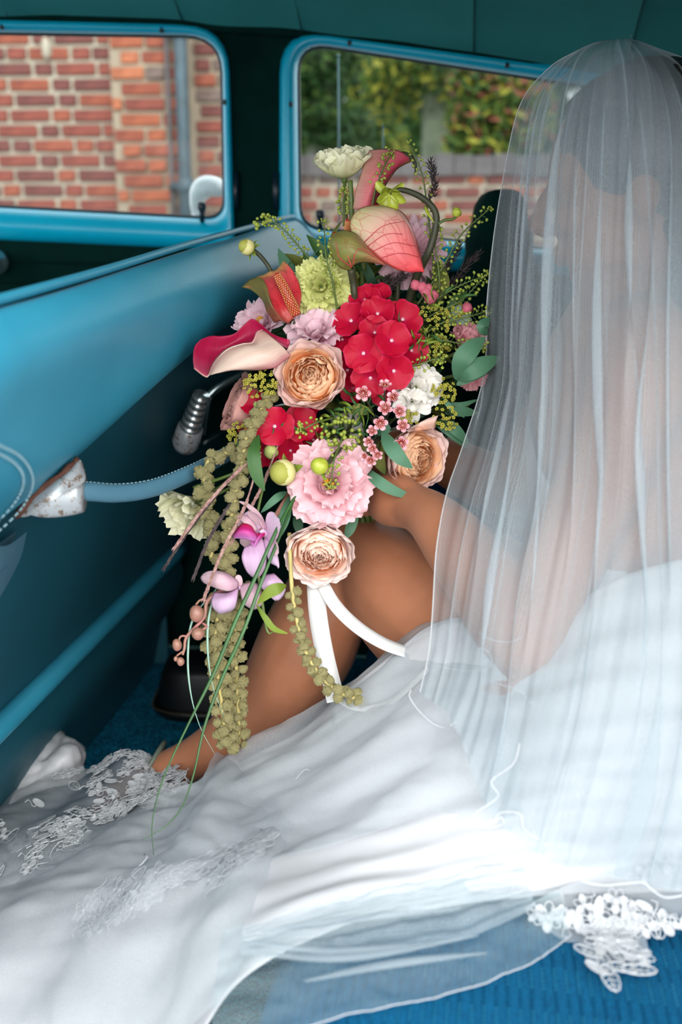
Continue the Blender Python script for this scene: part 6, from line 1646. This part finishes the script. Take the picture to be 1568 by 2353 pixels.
# loose greenery filling the heart of the bouquet, each leaf a piece
rng = random.Random(77); LM = []
for m_ in (PM['leaf'], PM['euc'], PM['olive'], PM['leaf']):
    LM.append(petal_mesh("filler_leaf", m_, L=.052, W=.009, a0=20, a1=70, cup=30, nu=4, nv=7, point=.8, vm=.45))
for k in range(150):
    a = rng.uniform(0, 2 * PI); r = math.sqrt(rng.random())
    px, py = 830 + 190 * r * math.cos(a), 850 + 300 * r * math.sin(a)
    if py > 1080: px = min(px, 830)
    d = 1.205 + .05 * rng.random()
    obj("filler_leaf", LM[k % 4], bq, orient(P(px, py, d), dirv(math.cos(a), -math.sin(a), rng.uniform(.1, 1.2)), rng.uniform(0, 6.3), rng.uniform(.7, 1.2)))
for pts, m_ in (([(870,640,1.19),(880,700,1.20),(890,800,1.23)], 'stem_dk'), ([(915,640,1.19),(910,700,1.20),(880,800,1.23)], 'stem_dk'), ([(895,650,1.2),(893,720,1.21),(860,820,1.24)], 'stem'), ([(805,415,1.17),(808,470,1.175),(812,600,1.2),(820,850,1.25)], 'stem')):
    mb = MB(); mb.tube(cr(pxs(pts), 16), .0032, 8); mb.build("flower_stem", M[m_], bq)
def plume(pts, label, seed):
    rng = random.Random(seed); c = cr(pxs(pts), 30); mb = MB(); mb.tube(c, .0008, 5)
    for i in range(4, 30):
        for k in range(4):
            d = Vector((rng.gauss(0, 1), rng.gauss(0, 1), rng.gauss(0, 1))).normalized(); q = c[i] + d * .007; mb.tube([c[i], c[i].lerp(q, .6), q + (c[min(29, i + 1)] - c[i]) * 2], [.0003, .0007, .0002], 4)
    o = mb.build("grass_plume", M['reed_dk'], bq); tag(o, label)
plume([(880,720,1.19),(900,660,1.175),(930,630,1.175)], "dark feathery plume under the dahlia", 1); plume([(860,720,1.19),(870,670,1.18),(895,640,1.18)], "dark feathery plume left of the dahlia stem", 2)
plume([(1000,700,1.2),(1050,640,1.2),(1100,580,1.2)], "dark feathery sprig by the veil", 3); plume([(1000,660,1.21),(1030,610,1.21),(1060,560,1.21)], "dark feathery sprig beside the dahlia", 4); plume([(985,470,1.19),(1000,420,1.19),(990,370,1.19)], "dark feathery sprig behind the bowed stem", 5)

# ---- seed sprays
def sprig(pts, label, seed, n=26, ln=14, sz=4.2, m=None, tipn=10, name="seed_sprig"):
    rng = random.Random(seed); c = cr(pxs(pts), 60); mb = MB(); mb.tube(c, [.0014 - .0008 * i / 59 for i in range(60)], 6)
    u = px2m(1, 1.14)
    for k in range(n):
        i = int(12 + 46 * k / n); tg = (c[i] - c[i - 1]).normalized(); sd = tg.cross(FW).normalized() * (1 if k % 2 else -1)
        d = (sd * rng.uniform(.6, 1) + tg * rng.uniform(.3, .9) - FW * rng.uniform(-.7, .7)).normalized()
        q = c[i] + d * (u * ln * rng.uniform(.7, 1.3)); mb.tube([c[i], c[i].lerp(q, .5) + tg * u * 2, q], .00032, 4)
        B = orient(q, dirv(rng.gauss(0, .5), rng.gauss(0, .5), 1), rng.uniform(0, 6)); mb.ball((0, 0, 0), (u * sz * .8, u * sz, u * sz * .45), 7, 5, M=B, mi=1)
    for k in range(tipn):
        d = Vector((rng.gauss(0, 1), rng.gauss(0, 1), rng.gauss(0, 1))).normalized(); q = c[-1] + d * u * rng.uniform(3, 11); mb.tube([c[-1], q], .0003, 4); mb.ball(q, u * sz * .55, 6, 4, mi=1)
    o = mb.build(name, [M['stem'], m or M['seed']], bq); tag(o, label)
SP = [([(735,620,1.17),(690,570,1.17),(650,525,1.165),(612,500,1.16)], "seed sprig pointing to the upper left over the seat top"),
      ([(780,740,1.15),(765,650,1.125),(750,590,1.12),(745,510,1.13)], "thin seed sprig over the lime carnation"),
      ([(850,520,1.16),(862,440,1.15),(880,390,1.145),(900,350,1.15)], "seed sprig before the arching spathe"),
      ([(1000,640,1.18),(985,500,1.165),(970,400,1.16),(940,330,1.16)], "tall seed sprig bending left at the top"),
      ([(790,520,1.18),(788,470,1.175),(795,440,1.175)], "seed sprig beside the cream bloom stem"),
      ([(960,700,1.18),(1020,610,1.165),(1060,540,1.16),(1125,480,1.16)], "seed sprig reaching up to the veil"),
      ([(940,740,1.17),(1000,690,1.155),(1060,655,1.15),(1125,630,1.15)], "seed sprig crossing to the veil at mid height"),
      ([(940,760,1.17),(1000,720,1.15),(1060,690,1.145),(1110,640,1.145)], "seed sprig just under the crossing one"),
      ([(950,790,1.16),(1010,745,1.145),(1070,730,1.14),(1120,715,1.145)], "seed sprig by the pale round leaf"),
      ([(930,830,1.15),(1000,785,1.13),(1060,790,1.13),(1115,800,1.13)], "seed sprig over the dusty pink bloom"),
      ([(1005,720,1.18),(1010,640,1.165),(1000,560,1.16),(1005,520,1.16)], "upright seed sprig beside the dahlia"),
      ([(930,840,1.12),(960,838,1.11),(1000,825,1.105),(1018,828,1.105)], "small seed sprig above the white bloom"),
      ([(790,1000,1.10),(770,1050,1.075),(765,1080,1.07),(760,1120,1.07)], "seed sprig hanging over the frilled pink bloom"),
      ([(770,960,1.12),(730,970,1.10),(700,985,1.095),(688,985,1.09)], "small seed sprig beside the red florets")]
for k, (pts, lb) in enumerate(SP): sprig(pts, lb, 100 + k, 30 if k < 11 else 18, 15, 4.6)
def berries(px, py, d, R_px, n, label, seed, m, sz, name="berry_cluster", star=False):
    rng = random.Random(seed); mb = MB(); u = px2m(1, d); c0 = P(px, py, d + .03)
    for k in range(n):
        a = rng.uniform(0, 2 * PI); r = math.sqrt(rng.random()) * R_px
        q = P(px + r * math.cos(a), py + r * math.sin(a), d - .012 * (1 - (r / R_px) ** 2) + rng.uniform(0, .012)); mb.tube([c0, c0.lerp(q, .6) + UP * .002, q], .0004, 4)
        if star:
            B = orient(q, dirv(rng.gauss(0, .6), rng.gauss(0, .6), 1), rng.uniform(0, 6))
            for j in range(5):
                t = 2 * PI * j / 5; mb.ball((math.cos(t) * u * sz * .6, math.sin(t) * u * sz * .6, 0), (u * sz * .45, u * sz * .45, u * sz * .25), 5, 3, M=B, mi=1)
        else: mb.ball(q, u * sz * rng.uniform(.7, 1.1), 8, 6, mi=1)
    o = mb.build(name, [M['stem'], m], bq); tag(o, label)
berries(785, 1000, 1.10, 46, 60, "round green berry cluster under the peach rose", 1, M['seed'], 5.2)
berries(604, 512, 1.16, 20, 16, "seed head at the tip of the upper left sprig", 2, M['seed'], 5)
for k, (px, py, d, r, n, lb) in enumerate(((598, 882, 1.105, 40, 60, "yellow-green lady's mantle under the calla lily"), (990, 745, 1.14, 44, 50, "yellow-green lady's mantle right of the red hydrangea"), (1000, 800, 1.135, 34, 36, "yellow-green lady's mantle above the white bloom"), (1022, 900, 1.12, 30, 40, "yellow-green lady's mantle beside the white bloom"), (1025, 960, 1.12, 30, 34, "yellow-green lady's mantle below the white bloom"), (935, 845, 1.125, 22, 20, "small lady's mantle between hydrangea and white bloom"), (940, 960, 1.12, 22, 20, "small lady's mantle under the white bloom"), (555, 1000, 1.12, 32, 40, "lady's mantle left of the red florets"), (1040, 720, 1.15, 30, 24, "lady's mantle near the pale round leaf"))):
    berries(px, py, d, r, n, lb, 40 + k, M['lady'], 5.0, "ladys_mantle", True)

# fine needle greenery
rng = random.Random(9)
for k in range(70):
    px, py = rng.choice([(760, 960), (1000, 700), (820, 960), (740, 1000), (980, 780), (800, 930), (610, 1010)]); px += rng.gauss(0, 28); py += rng.gauss(0, 22)
    a = rng.uniform(0, 6.3); L_ = rng.uniform(25, 55); mb = MB()
    mb.tube(cr(pxs([(px, py, 1.135), (px + math.cos(a) * L_ * .5, py + math.sin(a) * L_ * .5, 1.115), (px + math.cos(a + .3) * L_, py + math.sin(a + .3) * L_, 1.115)]), 8), [.0008, .0016, .002, .0021, .002, .0017, .0011, .0003], 5, flat=.4); mb.build("needle_leaf", PM['leaf'] if k % 3 else PM['leaf_lt'], bq)

# ---- waxflowers
def wax_mesh():
    mb = MB()
    for k in range(5): mb.grid(petal(L=.56, W=.38, a0=72, a1=48, cup=50, nu=5, nv=5, vm=.5, b=.7, tip=.6, base=(.42, .0)), RZ(2 * PI * k / 5))
    mb.grid([[Vector((r * math.cos(2 * PI * i / 12), r * math.sin(2 * PI * i / 12), z)) for i in range(12)] for r, z in ((.08, -.10), (.36, -.08), (.52, .04), (.52, .14), (.44, .12))], None, 1, close_u=True)
    for k in range(10): a = 2 * PI * k / 10; mb.ball((.42 * math.cos(a), .42 * math.sin(a), .14), .07, 5, 4, mi=2)
    mb.ball((0, 0, .0), .09, 6, 4, mi=2); mb.ball((0, 0, -.55), (.3, .3, .42), 8, 6, mi=0)
    return mb.mesh("waxflower_bloom", [M['wax'], M['wax_red'], M['wax_dot']])
WX = wax_mesh()
wf = empty("waxflower_sprig", P(885, 960, 1.11), bq); tag(wf, "sprig of small pink waxflowers with dark red cups")
for k, (px, py, r, fr_, fu) in enumerate(((835, 903, 21, -.1, -.3), (886, 938, 20, -.1, .1), (918, 945, 19, .2, 0), (874, 972, 20, .1, -.3), (926, 978, 18, 0, 0), (856, 990, 15, -.1, .1), (922, 1018, 20, .1, -.3), (848, 1015, 15, -.4, -.2), (856, 1030, 15, -.2, -.3), (868, 1045, 14, .1, -.3), (905, 912, 18, -.5, .4), (885, 885, 17, .1, .9), (852, 1058, 16, -.1, -.4), (838, 1048, 12, -.6, -.2))):
    d = 1.085 - (.006 if k in (4, 6) else 0); obj("waxflower_bloom", WX, wf, orient(P(px, py, d), dirv(fr_, fu, 1), k * .9, px2m(r, d) / 1.0))
    mb = MB(); mb.tube(cr([P(px, py, d + .006), P((px + 880) / 2, (py + 980) / 2 + 8, 1.115), P(870, 990, 1.15)], 8), .0011, 5); mb.build("sprig_stem", M['stem_dk'], wf)
wf2 = empty("waxflower_sprig", P(975, 665, 1.16), bq); tag(wf2, "sprig of closed pink waxflowers under the dahlia")
for k, (px, py, r) in enumerate(((955, 655, 12), (970, 660, 12), (980, 672, 13), (990, 685, 14), (998, 678, 11), (985, 662, 10))):
    mb = MB(); s = px2m(r, 1.15); mb.ball(P(px, py, 1.15), s, 10, 8, lump=.25, seed=k); mb.build("closed_bloom", M['wax'], wf2)
mb = MB(); mb.tube(cr(pxs([(985,680,1.16),(960,720,1.18),(920,790,1.2)]), 10), .0012, 6); mb.build("sprig_stem", M['stem_dk'], wf2)
wb = MB(); wb.ball(P(1074, 708, 1.15), px2m(13, 1.15), 10, 8, lump=.3); o = wb.build("closed_bloom", M['wax'], bq); tag(o, "single pink closed waxflower near the veil")
for px, py, r in ((623, 1038, 17), (590, 930, 8)):
    mb = MB(); mb.ball(P(px, py, 1.12), px2m(r, 1.12), 12, 9, lump=.2); mb.build("floret_bud", PM['cream'] if r > 10 else M['red_eye'] if False else PM['cream'], bq)

# ---- binding, handle and ribbons
mb = MB(); AXH = (HB - HA).normalized(); mb.tube([HA - AXH * .02, HA.lerp(HB, .5), HB], [.019, .0165, .0165], 18); o = mb.build("bound_stems", M['ribbon'], bq); tag(o, "ribbon-wrapped bundle of stems in the hands")
for k in range(9):
    a = k * .7; off = (SD * math.cos(a) + DP * math.sin(a)) * .010
    mb = MB(); mb.tube([HB + off, HB + off + AXH * (.02 + .012 * math.sin(k * 3))], .0035, 7); mb.build("stem_end", M['stem'], bq)
    mb = MB(); mb.tube(cr([HA + off, HA.lerp(CORE, .6) + off * 2, P(815 + 60 * math.cos(a), 880 + 60 * math.sin(a), 1.21)], 8), .003, 7); mb.build("flower_stem", M['stem_dk'], bq)
def ribbon(pts, w, label, tw0=0.0, tw1=0.0):
    c = cr(pxs(pts), 50); g = []
    for i, q in enumerate(c):
        t = i / 49; tg = (c[min(i + 1, 49)] - c[max(i - 1, 0)]).normalized(); sd = tg.cross(FW).normalized(); n_ = sd.cross(tg); a = tw0 + (tw1 - tw0) * t
        s = sd * math.cos(a) + n_ * math.sin(a); ww = px2m(w, 1.1); g.append([q - s * ww, q - s * ww * .33, q + s * ww * .33, q + s * ww])
    mb = MB(); mb.grid(g); o = mb.build("ribbon", M['ribbon'], bq); md = o.modifiers.new("thick", 'SOLIDIFY'); md.thickness = .0005; tag(o, label)
ribbon([(726,1322,1.13),(728,1380,1.115),(735,1440,1.11),(748,1510,1.105),(765,1580,1.10),(772,1612,1.095)], 21, "white satin ribbon hanging straight over the calf", .0, .25)
ribbon([(735,1330,1.125),(770,1390,1.105),(820,1440,1.09),(880,1478,1.075),(940,1500,1.06),(990,1512,1.05)], 15, "white satin ribbon sweeping right onto the gown", .1, .9)
ribbon([(775,1600,1.08),(800,1620,1.07),(845,1628,1.06),(900,1612,1.04),(950,1570,1.025),(985,1535,1.02)], 7, "narrow loop of white ribbon lying on the gown", .3, .8)
